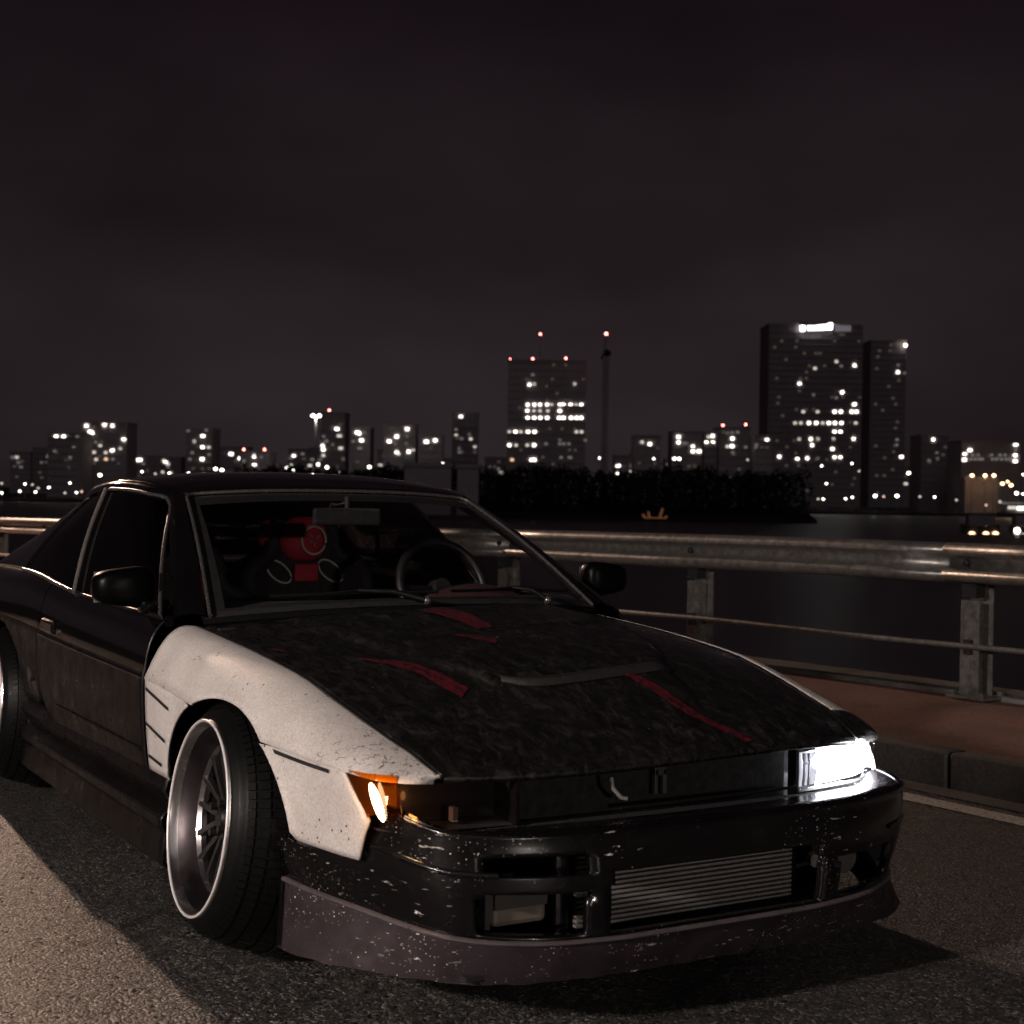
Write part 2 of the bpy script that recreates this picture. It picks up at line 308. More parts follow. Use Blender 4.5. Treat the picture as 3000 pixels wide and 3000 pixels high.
dk = ribbon('bridge_edge', [(4.195, 0.12), (4.195, 0.165), (4.50, 0.168), (4.50, -4.6), (4.3, -4.6)], CONC); tag(dk, kind='structure')
# kerb stones, one by one
kb = empty('kerb', (0, 0, 0)); tag(kb, kind='structure')
def kerb_stone(t0, L_):
    h = 0.150; prof = [(2.607, -0.05), (2.607, h - 0.018), (2.612, h - 0.005), (2.624, h), (2.73, h - 0.003), (2.742, h - 0.01), (2.742, -0.05)]
    V = []; g = 0.006
    for k, t in enumerate((t0 + g, t0 + g + 0.012, t0 + L_ - g - 0.012, t0 + L_ - g)):
        ins = 0.008 if k in (0, 3) else 0.0
        for (n, z) in prof: V.append(road(t, n + (ins if n < 2.62 else 0), z - (ins if z > 0.1 else 0)))
    m = len(prof); Fc = grid_faces(4, m) + [tuple(range(m))[::-1], tuple(3*m + k for k in range(m))]
    return mesh_obj('kerb_stone', V, Fc, KERB, kb, True, 30)
for k in range(-9, 26): kerb_stone(0.571 + k * 1.0, 1.0)

# ------------------------------------------------------------------ guard rail
gr = empty('guard_rail', tuple(road(1.72, 4.1, 0.14))); tag(gr, 'long galvanised steel crash barrier on posts along the river side of the road', 'guard rail')
gr.location = (0, 0, 0)
WB = [(4.085, 0.950), (4.082, 0.958), (4.045, 0.957), (4.018, 0.944), (4.004, 0.926), (4.006, 0.906), (4.050, 0.886), (4.062, 0.872), (4.062, 0.838), (4.050, 0.826), (4.004, 0.806), (3.998, 0.786), (4.010, 0.766), (4.040, 0.750), (4.080, 0.745), (4.085, 0.752)]
PT0, PDT = 1.62, 2.13
def beam(t0, t1, off):
    ts = np.linspace(t0, t1, 7); P = [[road(t, n - off, z + 0.004*math.sin(t*1.3)*(z < 0.8)) for (n, z) in WB] for t in ts]
    return sheet('rail_beam', P, STEEL, gr, thick=0.004, sharp=50, flip=True)
k = 0; t = PT0 - 8*PDT
while t < 90: beam(t - 0.12, t + 2*PDT + 0.12, 0.006 * (k % 2)); t += 2*PDT; k += 1
def h_post(t0):
    bm = bmesh.new(); c = road(t0, 4.13, 0); rot = Matrix(((RN[0], RD[0], 0), (RN[1], RD[1], 0), (0, 0, 1)))
    def bx(n, tt, z0, z1, sn, st_):
        p = road(t0, n, 0) + RD * tt; box(bm, (p[0], p[1], p[2] + (z0 + z1)/2), (sn, st_, z1 - z0), rot)
    bx(4.085, 0, 0.15, 0.66, 0.007, 0.120); bx(4.14, 0, 0.152, 0.86, 0.100, 0.006); bx(4.195, 0, 0.151, 0.86, 0.007, 0.120)
    o = bm_obj('post', bm, STEEL, gr)
    bm = bmesh.new(); bx2 = road(t0, 4.15, 0); box(bm, (bx2[0], bx2[1], bx2[2] + 0.157), (0.21, 0.24, 0.016), rot)
    for sn, st_ in ((-.075, -.09), (-.075, .09), (.075, -.09), (.075, .09)):
        p = bx2 + RN*sn + RD*st_; box(bm, (p[0], p[1], p[2] + 0.175), (0.025, 0.025, 0.022), rot)
    bm_obj('base_plate', bm, STEEL, o)
    bm = bmesh.new(); p = road(t0, 4.105, 0); box(bm, (p[0], p[1], p[2] + 0.80), (0.075, 0.09, 0.25), rot); bm_obj('spacer_block', bm, DARK, o)
    bm = bmesh.new(); p = road(t0, 4.045, 0) + RD*0.0; bmesh.ops.create_uvsphere(bm, u_segments=10, v_segments=6, radius=0.02, matrix=Matrix.Translation(Vector((p[0], p[1], p[2] + 0.856)))); bm_obj('bolt', bm, DARK, o, True)
    bm = bmesh.new(); p = road(t0, 4.072, 0); box(bm, (p[0], p[1], p[2] + 0.418), (0.03, 0.045, 0.075), rot); bm_obj('clamp', bm, DARK, o)
for k in range(-5, 30): h_post(PT0 + k*PDT)
tube('lower_rail', [road(t, 4.052, 0.425 + 0.006*math.sin(t*2.1)) for t in np.arange(-9, 62, 0.7)], 0.015, STEEL, gr, 8)

# ------------------------------------------------------------------ street lamps of this road, one added (outside the picture, they light it)
def street_lamp(base, head, label, power, col, size=0.5, aim=None):
    r = empty('street_lamp', tuple(base)); tag(r, label, 'street lamp', 'tall lamps of the bridge road')
    b = Vector(base); h = Vector(head); top = Vector((b.x, b.y, h.z + 0.25))
    rel = lambda p: Vector(p) - b
    tube('pole', [rel(b), rel((b.x, b.y, b.z + 1.2)), rel((b.x, b.y, h.z*0.6)), rel(top)], [0.11, 0.085, 0.07, 0.05], STEEL, r, 12)
    tube('arm', [rel(top), rel((top + h)/2 + Vector((0, 0, 0.16))), rel(h + Vector((0, 0, 0.1)))], 0.035, STEEL, r, 8)
    d = (h - top); d.z = 0; d.normalize(); bm = bmesh.new(); q = rel(h) + d*0.18 + Vector((0, 0, 0.09)); rot = Matrix.Rotation(math.atan2(d.y, d.x), 3, 'Z')
    box(bm, q, (0.72, 0.30, 0.14), rot); hd = bm_obj('lamp_head', bm, STEEL, r, bevel=0.04)
    bm = bmesh.new(); box(bm, q - Vector((0, 0, 0.075)), (0.5, 0.22, 0.03), rot); bm_obj('diffuser', bm, glow('lamp_glass', col, 40), hd)
    ld = bpy.data.lights.new('street_lamp_light', 'SPOT'); ld.energy = power; ld.color = col; ld.shadow_soft_size = size*0.5; ld.spot_size = math.radians(170); ld.spot_blend = 0.5
    lo = bpy.data.objects.new('lamp_light', ld); link(lo, r); lo.location = q - Vector((0, 0, 0.16))
    tgt = Vector(aim) if aim is not None else Vector((h.x, h.y, 0)); v = tgt - Vector(head); lo.rotation_euler = v.to_track_quat('-Z', 'Y').to_euler()
    return r
street_lamp((-9.3, -3.0, 0), (-8.3, -2.7, 3.3), 'short steel street lamp at the near side of the road, left of the viewer', 3900, (1.0, 0.86, 0.78), 0.5, (-.8, 0, 0.5))
street_lamp((-4.6, -24.0, 0), (-3.0, -23.6, 3.1), 'low added lamp on a steel pole behind the viewer', 4300, (1.0, 0.88, 0.80), 0.5, (0, 0, 0.5))  # added frontal light, set low to reach the seat through the windscreen
street_lamp(tuple(road(27.0, 3.95, 0.14)), tuple(road(26.8, 2.95, 8.2)), 'tall steel street lamp on the sidewalk further back along the road', 13500, (1.0, 0.66, 0.48), 0.35, (-1.2, 1.0, 0))
# ------------------------------------------------------------------ the car: surfaces as functions (front towards -y, its right side at -x)
def zc(y): return ip([-.80,-.6,-.25,.2,.55,1.4,2.57,3.7],[.552,.570,.584,.615,.637,.645,.660,.665], y)        # crease height
def xs(y): return ip([-.772,-.75,-.72,-.70,-.65,-.60,-.45,-.25,0,.3,.6,1.2,2.0,2.6,3.2,3.5,3.68],[.600,.662,.702,.718,.738,.752,.780,.802,.820,.828,.831,.833,.832,.838,.818,.785,.72], y)
def xh(y): return ip([-.765,-.6,-.3,0,.58],[.586,.618,.645,.657,.662], y)                                     # hood shut line
def zh(y): return ip([-.765,-.716,-.673,-.567,-.374,-.188,-.088,.212,.58],[.572,.590,.607,.633,.678,.717,.730,.757,.779], y)
def xbelt(y): return ip([.5,1.0,1.6,2.3,3.0,3.6],[.762,.775,.778,.765,.735,.66], y)
def zbelt(y): return ip([.5,1.0,1.5,1.75,2.25,2.8,3.6],[.800,.804,.811,.822,.846,.842,.825], y)
def xlow(y, z): d = np.maximum(0, zc(y) - z); return xs(y) - 0.022*(d/0.3)**2
def hood_pt(u, v):                  # u -1..1 across, v 0 rear .. 1 front
    yr, yf = .575, -.762; s = v; ye = yr + (yf - yr)*s
    ycen = .425 + (-.812 - .425)*s
    cr_ = ip([0,.25,.5,.8,.94,1],[.045,.040,.033,.022,.010,.002], v)
    x = xh(ye)*u; y = ycen + (ye - ycen)*u*u; ze = zh(ye)
    z = ze + cr_*(1 - np.abs(u)**2.4) + 0.030*x*(1 - u*u)
    # raised middle panel with a crease on either side
    a = ip([0,.23,.41,.57,.69,.82,.94,1.0],[.66,.63,.595,.50,.385,.34,.265,.24], v); st = 1/(1 + np.exp(-(a - np.abs(u))/0.0075)); env = ip([0,.06,.75,.93,1],[0,1,1,.15,0], v)
    z = z + 0.013*st*env
    return np.stack(np.broadcast_arrays(x, y, z), -1)
def roof_z(y): return ip([1.165,1.30,1.5,1.75,2.05,2.25,2.36],[1.176,1.210,1.233,1.238,1.222,1.196,1.165], y)
def roof_x(y): return ip([1.165,1.4,1.8,2.2,2.36],[.528,.566,.575,.560,.54], y)
def roof_drop(y): return ip([1.165,1.45,2.36],[.020,.042,.040], y)
def roof_pt(u, y):
    yy = y + (0.05*u*u if False else 0); x = roof_x(yy)*u; return np.stack(np.broadcast_arrays(x, yy + 0.035*(np.abs(u)**2)*np.clip((1.6 - yy)/.45, 0, 1), roof_z(yy) - roof_drop(yy)*np.abs(u)**2.6), -1)
def sup(a, L_, n, yb, th):
    s, c = np.sin(th), np.cos(th); return a*np.sign(s)*np.abs(s)**(2/n), yb - L_*np.abs(c)**(2/n)
car = empty('sports_coupe', (0, 0, 0)); tag(car, 'low black coupe with white front fenders, worn hood and one lit headlight', 'car')
SIDES = ((-1, 'right'), (1, 'left'))
def sx(P, s): P = np.array(P, float); P[..., 0] *= s; return P

# hood with its vent and the faded red stripes
U, V = np.meshgrid(np.linspace(-.994, .994, 261), np.linspace(0, 1, 121), indexing='ij')
hood = sheet('hood', hood_pt(U, V), HOOD, car, thick=0.012, sharp=60)
fr = np.array([hood_pt(np.array(u), np.array(1.0)) for u in np.linspace(-.99, .99, 41)])
sheet('front_edge', [fr + np.array([0, dy, dz]) for dy, dz in ((0.0, 0.001), (-.005, -.003), (-.0075, -.010), (-.004, -.018), (.012, -.022), (.03, -.020))], HOOD, hood, sharp=80)
def decal(name, ring, mat, lift=0.0025, n=9):      # a painted patch that follows the hood
    top = spline(ring[0], n); bot = spline(ring[1], n); P = []
    for k in range(4):
        w = k/3; uv = top*(1 - w) + bot*w; P.append([hood_pt(np.array(a), np.array(b)) + np.array([0, 0, lift]) for a, b in uv])
    return sheet(name, P, mat, hood)
decal('stripe', [[(-.10,.07),(-.02,.06),(.02,.15),(-.03,.33)], [(-.15,.11),(-.12,.15),(-.11,.24),(-.12,.335)]], REDP)
decal('stripe', [[(-.25,.37),(-.19,.40),(-.13,.44)], [(-.26,.385),(-.22,.43),(-.18,.48)]], REDP)
decal('stripe', [[(-.73,.465),(-.60,.52),(-.55,.58),(-.51,.69)], [(-.735,.475),(-.63,.57),(-.605,.65),(-.58,.73)]], REDP)
decal('stripe', [[(.13,.705),(.165,.79),(.215,.90),(.37,.988)], [(.19,.712),(.225,.79),(.27,.90),(.41,.985)]], REDP)
decal('stripe', [[(-.955,.33),(-.93,.375)], [(-.94,.33),(-.915,.375)]], REDP)
# vent: a lip that stands up at the end of the raised panel
vp = [(-.375,.682),(-.31,.712),(-.20,.720),(-.06,.716),(.15,.706),(.40,.693)]
vs = spline(vp, 31); P = []
hgt = [0.000, .004, .010, .013, .011, .006]
for dv, dz in ((-.035, .0005), (-.018, .004), (-.008, .0105), (0.0, .012), (.004, .006), (.010, -.004), (.014, .001)):
    P.append([hood_pt(np.array(a), np.array(b + dv)) + np.array([0, 0, dz*(0.35 + 0.65*min(1, 4*(k/30)*(1 - k/30) + .35)) + 0.001]) for k, (a, b) in enumerate(vs)])
sheet('vent_lip', P, m_paint('bare_vent_edge', (0.022, 0.021, 0.0205), 0.28, 0.4), hood, sharp=70)
# shallow crease across the hood
cr2 = spline([(-.52,.352),(-.30,.352),(-.1,.345),(.3,.335),(.72,.322)], 30)
sheet('crease', [[hood_pt(np.array(a), np.array(b + d)) + np.array([0, 0, z]) for a, b in cr2] for d, z in ((-.02, .0004), (-.004, .003), (.002, -.001), (.02, .0004))], HOOD, hood, sharp=70)

# fenders -----------------------------------------------------------------
def bez(p0, p1, p2, t): t = t[..., None]; return (1-t)**2*p0 + 2*t*(1-t)*p1 + t*t*p2
def fender_upper(y, w, far=False):  # w 0 crease .. 1 hood edge: a leaning side, a rounded shoulder, a flat top
    n = ip([-.772,-.5,-.2,.2,.575],[2.0,2.1,2.4,2.9,3.6], y); lean = ip([-.772,-.6,0,.575],[0,.018,.042,.072], y); lift = ip([-.772,-.6,-.2,.575],[0,.003,.009,.014], y)
    if far: n = np.minimum(n, 2.3); lift = lift*0 + .004*ip([-.77,-.6,.5],[1,1,1], y)
    ph = w*math.pi/2; S = np.sin(ph)**(2/n); Cc = np.maximum(np.cos(ph), 1e-9)**(2/n)
    ax_, az_ = xs(y), zc(y); qx, qz = xs(y) - lean, zh(y) + lift; cx, cz_ = xh(y) + .004, zh(y)
    return np.stack([ax_ + (qx - ax_)*S + (cx - qx)*(1 - Cc), y, az_ + (qz - az_)*S + (cz_ - qz)*(1 - Cc)], -1)
def arch_z(y, cy, cz, r, ry): d = np.clip(1 - (np.abs(y - cy)/ry)**2.0, 0, 1); return cz + r*np.sqrt(d)
def f_arch(y): return arch_z(y, -.030, .360, .293, .398)
for s, side in SIDES:
    arch_c = -.030 + .394*np.cos(np.linspace(0.02, math.pi - 0.02, 41))
    cols = np.concatenate([np.linspace(.560, .372, 8), arch_c, np.linspace(-.432, -.655, 14)])
    colsU = np.concatenate([np.linspace(.572, .372, 10), arch_c, np.linspace(-.432, -.770, 24)])
    P = []; WG = np.linspace(0, 1, 60)
    for y0 in colsU:
        w0 = 0.0; fl = 0.0
        if -.424 < y0 < .364 and f_arch(y0) > zc(y0):
            zz_ = fender_upper(np.full(60, y0), WG, s > 0)[:, 2]; w0 = float(np.interp(f_arch(y0), zz_, WG))
        row = fender_upper(np.full(17, y0), np.linspace(w0, 1, 17), s > 0)
        if w0 > 0: row[:3, 0] += np.array([.010, .005, .001])
        P.append(row)
    PU = np.array(P)
    if s < 0: f_ = sheet('fender', sx(PU, s), WHITE, car, thick=0.006, flip=True, sharp=50)
    else:                            # at the far side only the outer edge shows white, the inner strip and the nose are dark
        f_ = sheet('fender', PU[:, :16], WHITE, car, thick=0.006, sharp=50, keep=lambda i, j: colsU[i] > -.66)
        sheet('fender_inner_strip', PU[:, 15:], HOOD, f_, thick=0.006, sharp=50)
        nz_ = [i for i in range(len(colsU)) if colsU[i] < -.62]; sheet('fender_nose', PU[nz_[0]:, :16] + np.array([0, 0, .0005]), HOOD, f_, thick=0.006, sharp=50)
    tag(f_, label='white front fender, ' + ('bright on the near side' if s < 0 else 'seen edge-on at the far side'))
    P = []
    for y0 in cols:
        ina = -.424 < y0 < .364
        zb = min(max(f_arch(y0), .385), zc(y0) - 1e-5) if ina else .384
        row = []
        for k in range(15):
            w = k/14; z = zb + (zc(y0) - zb)*w; yy = y0
            if y0 < -.43:            # the front edge runs back to the lamp opening
                yF = ip([.38,.45,.475,.52,.582],[-.660,-.685,-.695,-.660,-.610], z); yy = -.43 + (y0 + .43)*(yF + .43)/(-.655 + .43)
            flare = .012*math.exp(-max(0, z - zb)/.02) if ina else 0
            zz = z if y0 >= -.43 else zb + (zc(yy) - zb)*w
            row.append((xlow(yy, z) + flare, yy, zz))
        P.append(row)
    PA = np.array(P); hgt_ = PA[:, -1, 2] - PA[:, 0, 2]; ok_ = hgt_ > .002; mid_ = int(np.argmin(hgt_))
    i0 = [i for i in range(mid_) if not ok_[i]]; i1 = [i for i in range(mid_, len(PA)) if not ok_[i]]
    for seg in (PA[:(i0[0] if i0 else mid_) + 1], PA[(i1[-1] if i1 else mid_):]):
        sheet('side', sx(seg, s), WHITE, f_, thick=0.006, flip=(s < 0), sharp=50)
    # grooves of the side moulding
    for (ya, za, yb_, zb_) in ((.545, .612, .345, .580), (-.335, .572, -.575, .562), (.55, .515, .385, .487), (.545, .425, .43, .415)):
        ys = np.linspace(ya, yb_, 10); P = []
        for dz in (-.0045, .0045): P.append([(xlow(y, min(zc(y), z)) + .0022 + .001, y, z + dz) for y, z in zip(ys, np.linspace(za, zb_, 10))])
        sheet('groove', sx(P, s), DARK, f_, flip=(s > 0))
    # dark wheel house behind the arch
    prof = [(.55, .36), (.80, .40)]; VV = []; 
    for a in np.linspace(-.35, math.pi + .35, 25):
        for x_, rr in ((.765, .33), (.60, .37), (.50, .38)): VV.append((s*x_, -.03 + rr*math.cos(a)*1.2, .325 + rr*math.sin(a)))
    mesh_obj('wheel_house', VV, grid_faces(25, 3), DARK, f_)

# doors, quarter panels ---------------------------------------------------
def side_section(y, w):             # w 0..0.5 below the crease from zlow, 0.5..1 crease to belt
    pass
for s, side in SIDES:
    def panel(name, ys, zlow, mat, parent, par_y=None):
        P = []
        for y in ys:
            row = []; zb = zlow(y)
            for k in range(13): z = zb + (zc(y) - zb)*k/12; row.append((xlow(y, z), y, z))
            for k in range(1, 13):
                w = np.array(k/12); q = bez(np.array([xs(y) - .004, zc(y) + .002]), np.array([xs(y) - .012, zbelt(y) - .035]), np.array([xbelt(y), zbelt(y)]), w); row.append((q[0], y, q[1]))
            P.append(row)
        return sheet(name, sx(P, s), mat, parent, thick=0.006, flip=(s > 0), sharp=32)
    door = panel('door', np.linspace(.585, 1.868, 40), lambda y: ip([.58,1.4,1.62,1.78,1.87],[.345,.342,.35,.385,.46], y), GREY, car)
    # glossy black skin above the crease, painting in the dark reflected sky
    P = []
    for y in np.linspace(.588, 1.865, 40):
        P.append([(q[0] + .0015, y, q[1]) for q in (bez(np.array([xs(y) - .004, zc(y) + .004]), np.array([xs(y) - .012, zbelt(y) - .035]), np.array([xbelt(y), zbelt(y)]), np.array(k/12)) for k in range(13))])
    sheet('sky_reflection_skin', sx(P, s), BLACK, door, flip=(s > 0))
    sheet('crease_edge', sx([[(xs(y) + dx, y, zc(y) + dz) for y in np.linspace(.59, 1.86, 40)] for dx, dz in ((.000, -.006), (.004, -.001), (.003, .003), (-.002, .006))], s), BLACK, door, flip=(s < 0), sharp=80)
    sheet('moulding', sx([[(xlow(y, z) + dx, y, z + dz) for y, z in zip(np.linspace(.62, 1.62, 20), np.linspace(.43, .425, 20))] for dx, dz in ((.001, .008), (.006, .005), (.006, -.005), (.001, -.008))], s), GREY, door, flip=(s > 0))
    hb = bmesh.new(); 
    box(hb, (s*(xs(1.72) - .004), 1.70, .690), (.03, .17, .045)); bm_obj('handle', hb, BLACK, door, bevel=.01)
    lk = bmesh.new(); bmesh.ops.create_cone(lk, cap_ends=True, segments=16, radius1=.012, radius2=.012, depth=.008, matrix=Matrix.Translation((s*(xs(1.6) - .004), 1.58, .68)) @ Matrix.Rotation(math.pi/2, 4, 'Y')); bm_obj('lock', lk, CHROME, door)
    # quarter panel with the rear arch
    cy = 2.475
    ys = np.concatenate([np.linspace(1.876, 2.13, 12), cy + .345*np.cos(np.linspace(math.pi - .06, .06, 31)), np.linspace(2.83, 3.62, 20)])
    def qlow(y):
        if 2.128 < y < 2.822: return max(arch_z(y, cy, .345, .305, .352), .40)
        return ip([1.876, 2.13], [.40, .40], y) if y < 2.2 else .33
    qp = panel('quarter_panel', ys, qlow, GREY, car)
    P = []
    for y in np.linspace(1.872, 3.62, 50):
        P.append([(q[0] + .0015, y, q[1]) for q in (bez(np.array([xs(y) - .004, zc(y) + .004]), np.array([xs(y) - .012, zbelt(y) - .035]), np.array([xbelt(y), zbelt(y)]), np.array(k/12)) for k in range(13))])
    sheet('sky_reflection_skin', sx(P, s), BLACK, qp, flip=(s > 0))  # dark sky reflection painted on above the crease here too
    VV = []
    for a in np.linspace(-.35, math.pi + .35, 25):
        for x_, rr in ((.80, .325), (.60, .40), (.50, .42)): VV.append((s*x_, cy + rr*math.cos(a), .345 + rr*math.sin(a)))
    mesh_obj('wheel_house', VV, grid_faces(25, 3), DARK, qp)
    fb = bmesh.new(); bmesh.ops.create_cone(fb, cap_ends=True, segments=18, radius1=.022, radius2=.018, depth=.012, matrix=Matrix.Translation((s*(xlow(1.95, .49) + .002), 1.985, .487)) @ Matrix.Rotation(-s*math.pi/2, 4, 'Y')); bm_obj('jacking_plug', fb, PLAST, qp, True)
    # sill and side skirt
    prof = [(-.012, .395), (-.004, .372), (.004, .345), (-.012, .318), (-.022, .300), (.002, .286), (.014, .272), (.012, .248), (-.002, .228), (.004, .205), (.010, .150), (.0, .138), (-.06, .136)]
    ys = np.linspace(.385, 2.17, 40)
    sk = sheet('side_skirt', sx([[(xlow(y, .40) + dx + .004*math.cos((y - .4)*1.7), y, z + .012*(y - 1.3)*(-.6)) for dx, z in prof] for y in ys], s), GREY, car, flip=(s < 0), thick=0.006, sharp=28)
    sheet('highlight_edge', sx([[(xlow(y, .40) + .015 + dx, y, .275 + dz - .0072*(y - 1.3)) for y in np.linspace(.40, 1.72, 30)] for dx, dz in ((0, -.006), (.003, 0), (0, .006))], s), TRIM, sk, flip=(s > 0))

# bumper, lip -------------------------------------------------------------
BS = [0, .2, .36, .5, .62, .72, .80, .88, .94, 1.0]
T_X = [0, .22, .40, .54, .625, .672, .697, .722, .755, .778]; T_Y = [-.960, -.958, -.945, -.903, -.845, -.765, -.69, -.60, -.49, -.372]
K_X = [0, .22, .385, .522, .607, .657, .692, .730, .764, .782]; K_Y = [-.964, -.962, -.947, -.902, -.842, -.762, -.682, -.59, -.47, -.355]; K_Z = [.233, .233, .235, .240, .247, .255, .263, .272, .277, .280]
B_X = [0, .20, .37, .525, .63, .71, .768, .808, .828, .832]; B_Y = [-.932, -.930, -.918, -.880, -.803, -.705, -.63, -.56, -.505, -.465]; B_Z = [.148, .148, .149, .150, .152, .154, .156, .158, .159, .160]
def tab(X_, Y_, s, sh=.028):
    s = np.asarray(s, float); a_ = np.abs(s); q = np.clip((s - .40)/.25, 0, 1); q = q*q*(3 - 2*q); return np.sign(s)*ip(BS, X_, a_) + .012 + sh*q, ip(BS, Y_, a_) - .35*sh*q
def nrm(s):
    x0, y0 = tab(T_X, T_Y, s - .004); x1, y1 = tab(T_X, T_Y, s + .004); d = np.array([x1 - x0, y1 - y0]); d /= np.linalg.norm(d); return np.array([d[1], -d[0]])
def bp_pt(w, s):                    # w 0 = lip joint, 1 = top edge
    xa, ya = tab(K_X, K_Y, s, 0); xb, yb_ = tab(T_X, T_Y, s); z0 = ip(BS, K_Z, abs(s)) + .002; z1 = .464 + (.012*abs(s)**3 if s > 0 else float(ip([0,.5,.6,.72,.8,1.0],[0,.001,.004,.022,.036,.036], abs(s))))
    n = nrm(s); bulge = (.010 + .016*abs(s)**4)*np.sin(np.pi*min(1, w*1.08)); bulge = max(bulge, 0)
    return np.array([xa + (xb - xa)*w + n[0]*bulge, ya + (yb_ - ya)*w + n[1]*bulge, z0 + (z1 - z0)*w])
def s_of_x(x, w=.5):
    lo, hi = 0, .70
    for _ in range(40):
        mid = (lo + hi)/2
        if bp_pt(w, mid)[0] - .012 < abs(x): lo = mid
        else: hi = mid
    return lo
xcol = [0, .06, .12, .18, .24, .285, .295, .315, .34, .352, .40, .45, .50, .55, .57, .59]
scol = [s_of_x(x) for x in xcol]; scol += list(np.linspace(scol[-1], .999, 34)[1:]); scol = [-t for t in scol[:0:-1]] + scol
wrow = [0, .03, .05, .10, .2, .3, .40, .46, .50, .515, .53, .545, .56, .60, .62, .64, .66, .72, .76, .80, .84, .88, .92, .96, 1.0]
def tuck(p_, w):                    # the fender comes down outside this part
    q = np.clip((p_[1] + .675)/.012, 0, 1)*np.clip((p_[2] - .3815)/.004, 0, 1); p_ = p_.copy()
    lim = float(xlow(p_[1], min(p_[2], .5))) - .022; p_[0] = np.sign(p_[0])*(abs(p_[0])*(1 - q) + min(abs(p_[0]), lim)*q); return p_
P = np.array([[tuck(bp_pt(w, t), w) for w in wrow] for t in scol])
def keep(i, j):
    c = (P[i, j] + P[i+1, j+1])/2; ax = abs(c[0] - .012); w = (wrow[j] + wrow[j+1])/2
    if ax < .29 and .03 < w < .62: return False                    # intercooler mouth
    if .345 < ax < .57 and .05 < w < .46: return False             # lower ducts
    if .345 < ax < .57 and .62 < w < .80 and c[0] < 0: return False             # upper slots
    return True
bump_ = sheet('front_bumper', P, BUMP, car, keep=keep, thick=0.022, sharp=40, flip=True)
# ledge on top of the bumper
P = []
for t in [x for x in scol if abs(x) < .86]:
    a = bp_pt(1.0, t); x_ = a[0]*.985; yb_ = max(-.79 + .12*x_*x_ + (max(0, abs(x_) - .58)**2)*14, a[1] + .02); b = np.array([x_, yb_, a[2] - .018]); d = b - a
    P.append([a + np.array([0, 0, -.004]), a + d*.06 + np.array([0, 0, .005]), a + d*.3 + np.array([0, 0, .006]), b, b + np.array([0, .10, -.006])])
sheet('bumper_top', P, BUMP, bump_, flip=True, sharp=50)
# ridge line along the bumper flank
for sg in (-1, 1):
    P = []
    for dz, dn in ((.008, .0), (.003, .006), (-.003, .006), (-.008, 0)):
        P.append([bp_pt(.63, sg*t) + np.array([*(nrm(sg*t)*(dn - .001)), dz]) for t in np.linspace(.815, .50, 30)])
    sheet('ridge', P, BUMP, bump_, sharp=70, flip=(sg > 0))
# scraped lip
def lip_pt(w, s):
    xa, ya = tab(K_X, K_Y, s, 0); xb, yb_ = tab(B_X, B_Y, s, .042); z0 = ip(BS, K_Z, abs(s)); z1 = ip(BS, B_Z, abs(s)); n = nrm(s); q = w**1.25
    return np.array([xa + (xb - xa)*q + n[0]*.006, ya + (yb_ - ya)*q + n[1]*.006, z0 + (z1 - z0)*w])
tt = np.linspace(-.999, .999, 141)
P = [[lip_pt(w, t) + np.array([0, 0, .0022*math.sin(67*t)*math.sin(17*t)*(w > .9)]) for w in (0, .05, .12, .3, .5, .7, .85, .93, .98, 1.0)] + [lip_pt(1.0, t)*np.array([.985, 1, 1]) + np.array([0, .012, -.004]), lip_pt(1.0, t)*np.array([.93, 1, 1]) + np.array([0, .07, .0])] for t in tt]
lip = sheet('front_lip', P, LIP, car, thick=.012, sharp=40)
P = [[lip_pt(0.0, t) + np.array([*(nrm(t)*dn), dz]) for t in tt] for dn, dz in ((-.004, .007), (.004, .006), (.007, .001), (.003, -.003))]
sheet('top_edge', P, SATIN, lip, sharp=70)  # lighter satin colour paints in the highlight along the lip
for s in (-1, 1):                   # rounded rear end of the lip at the arch
    tube('end_rib', [lip_pt(w, s*.999) for w in (0, .3, .7, 1.0)], .007, BUMP, lip, 8)
# things inside the mouth
inner = empty('front_structure', (0, 0, 0), car)
box_obj('bumper_beam', (0, -.80, .425), (1.05, .05, .05), DARK, inner); box_obj('duct_wall', (0, -.62, .32), (1.22, .02, .30), DARK, inner); box_obj('undertray', (0, -.58, .168), (1.16, .60, .01), DARK, inner)
ic = empty('intercooler', (0, 0, 0), car)
for s in (-1, 1): box_obj('end_tank', (s*.318, -.80, .305), (.045, .075, .175), GUN, ic, bevel=.012)
for k in range(15):
    z = .236 + .150*k/14; bm = bmesh.new(); box(bm, (0.0, -.853, z), (.60, .014, .0056))
    for j in range(46): box(bm, (-.29 + .58*j/45 + .004*(k % 2), -.842, z + .0053), (.0012, .006, .0052))
    bm_obj('fin_bar', bm, ALU, ic)
box_obj('core', (0, -.82, .312), (.59, .05, .152), DARK, ic)
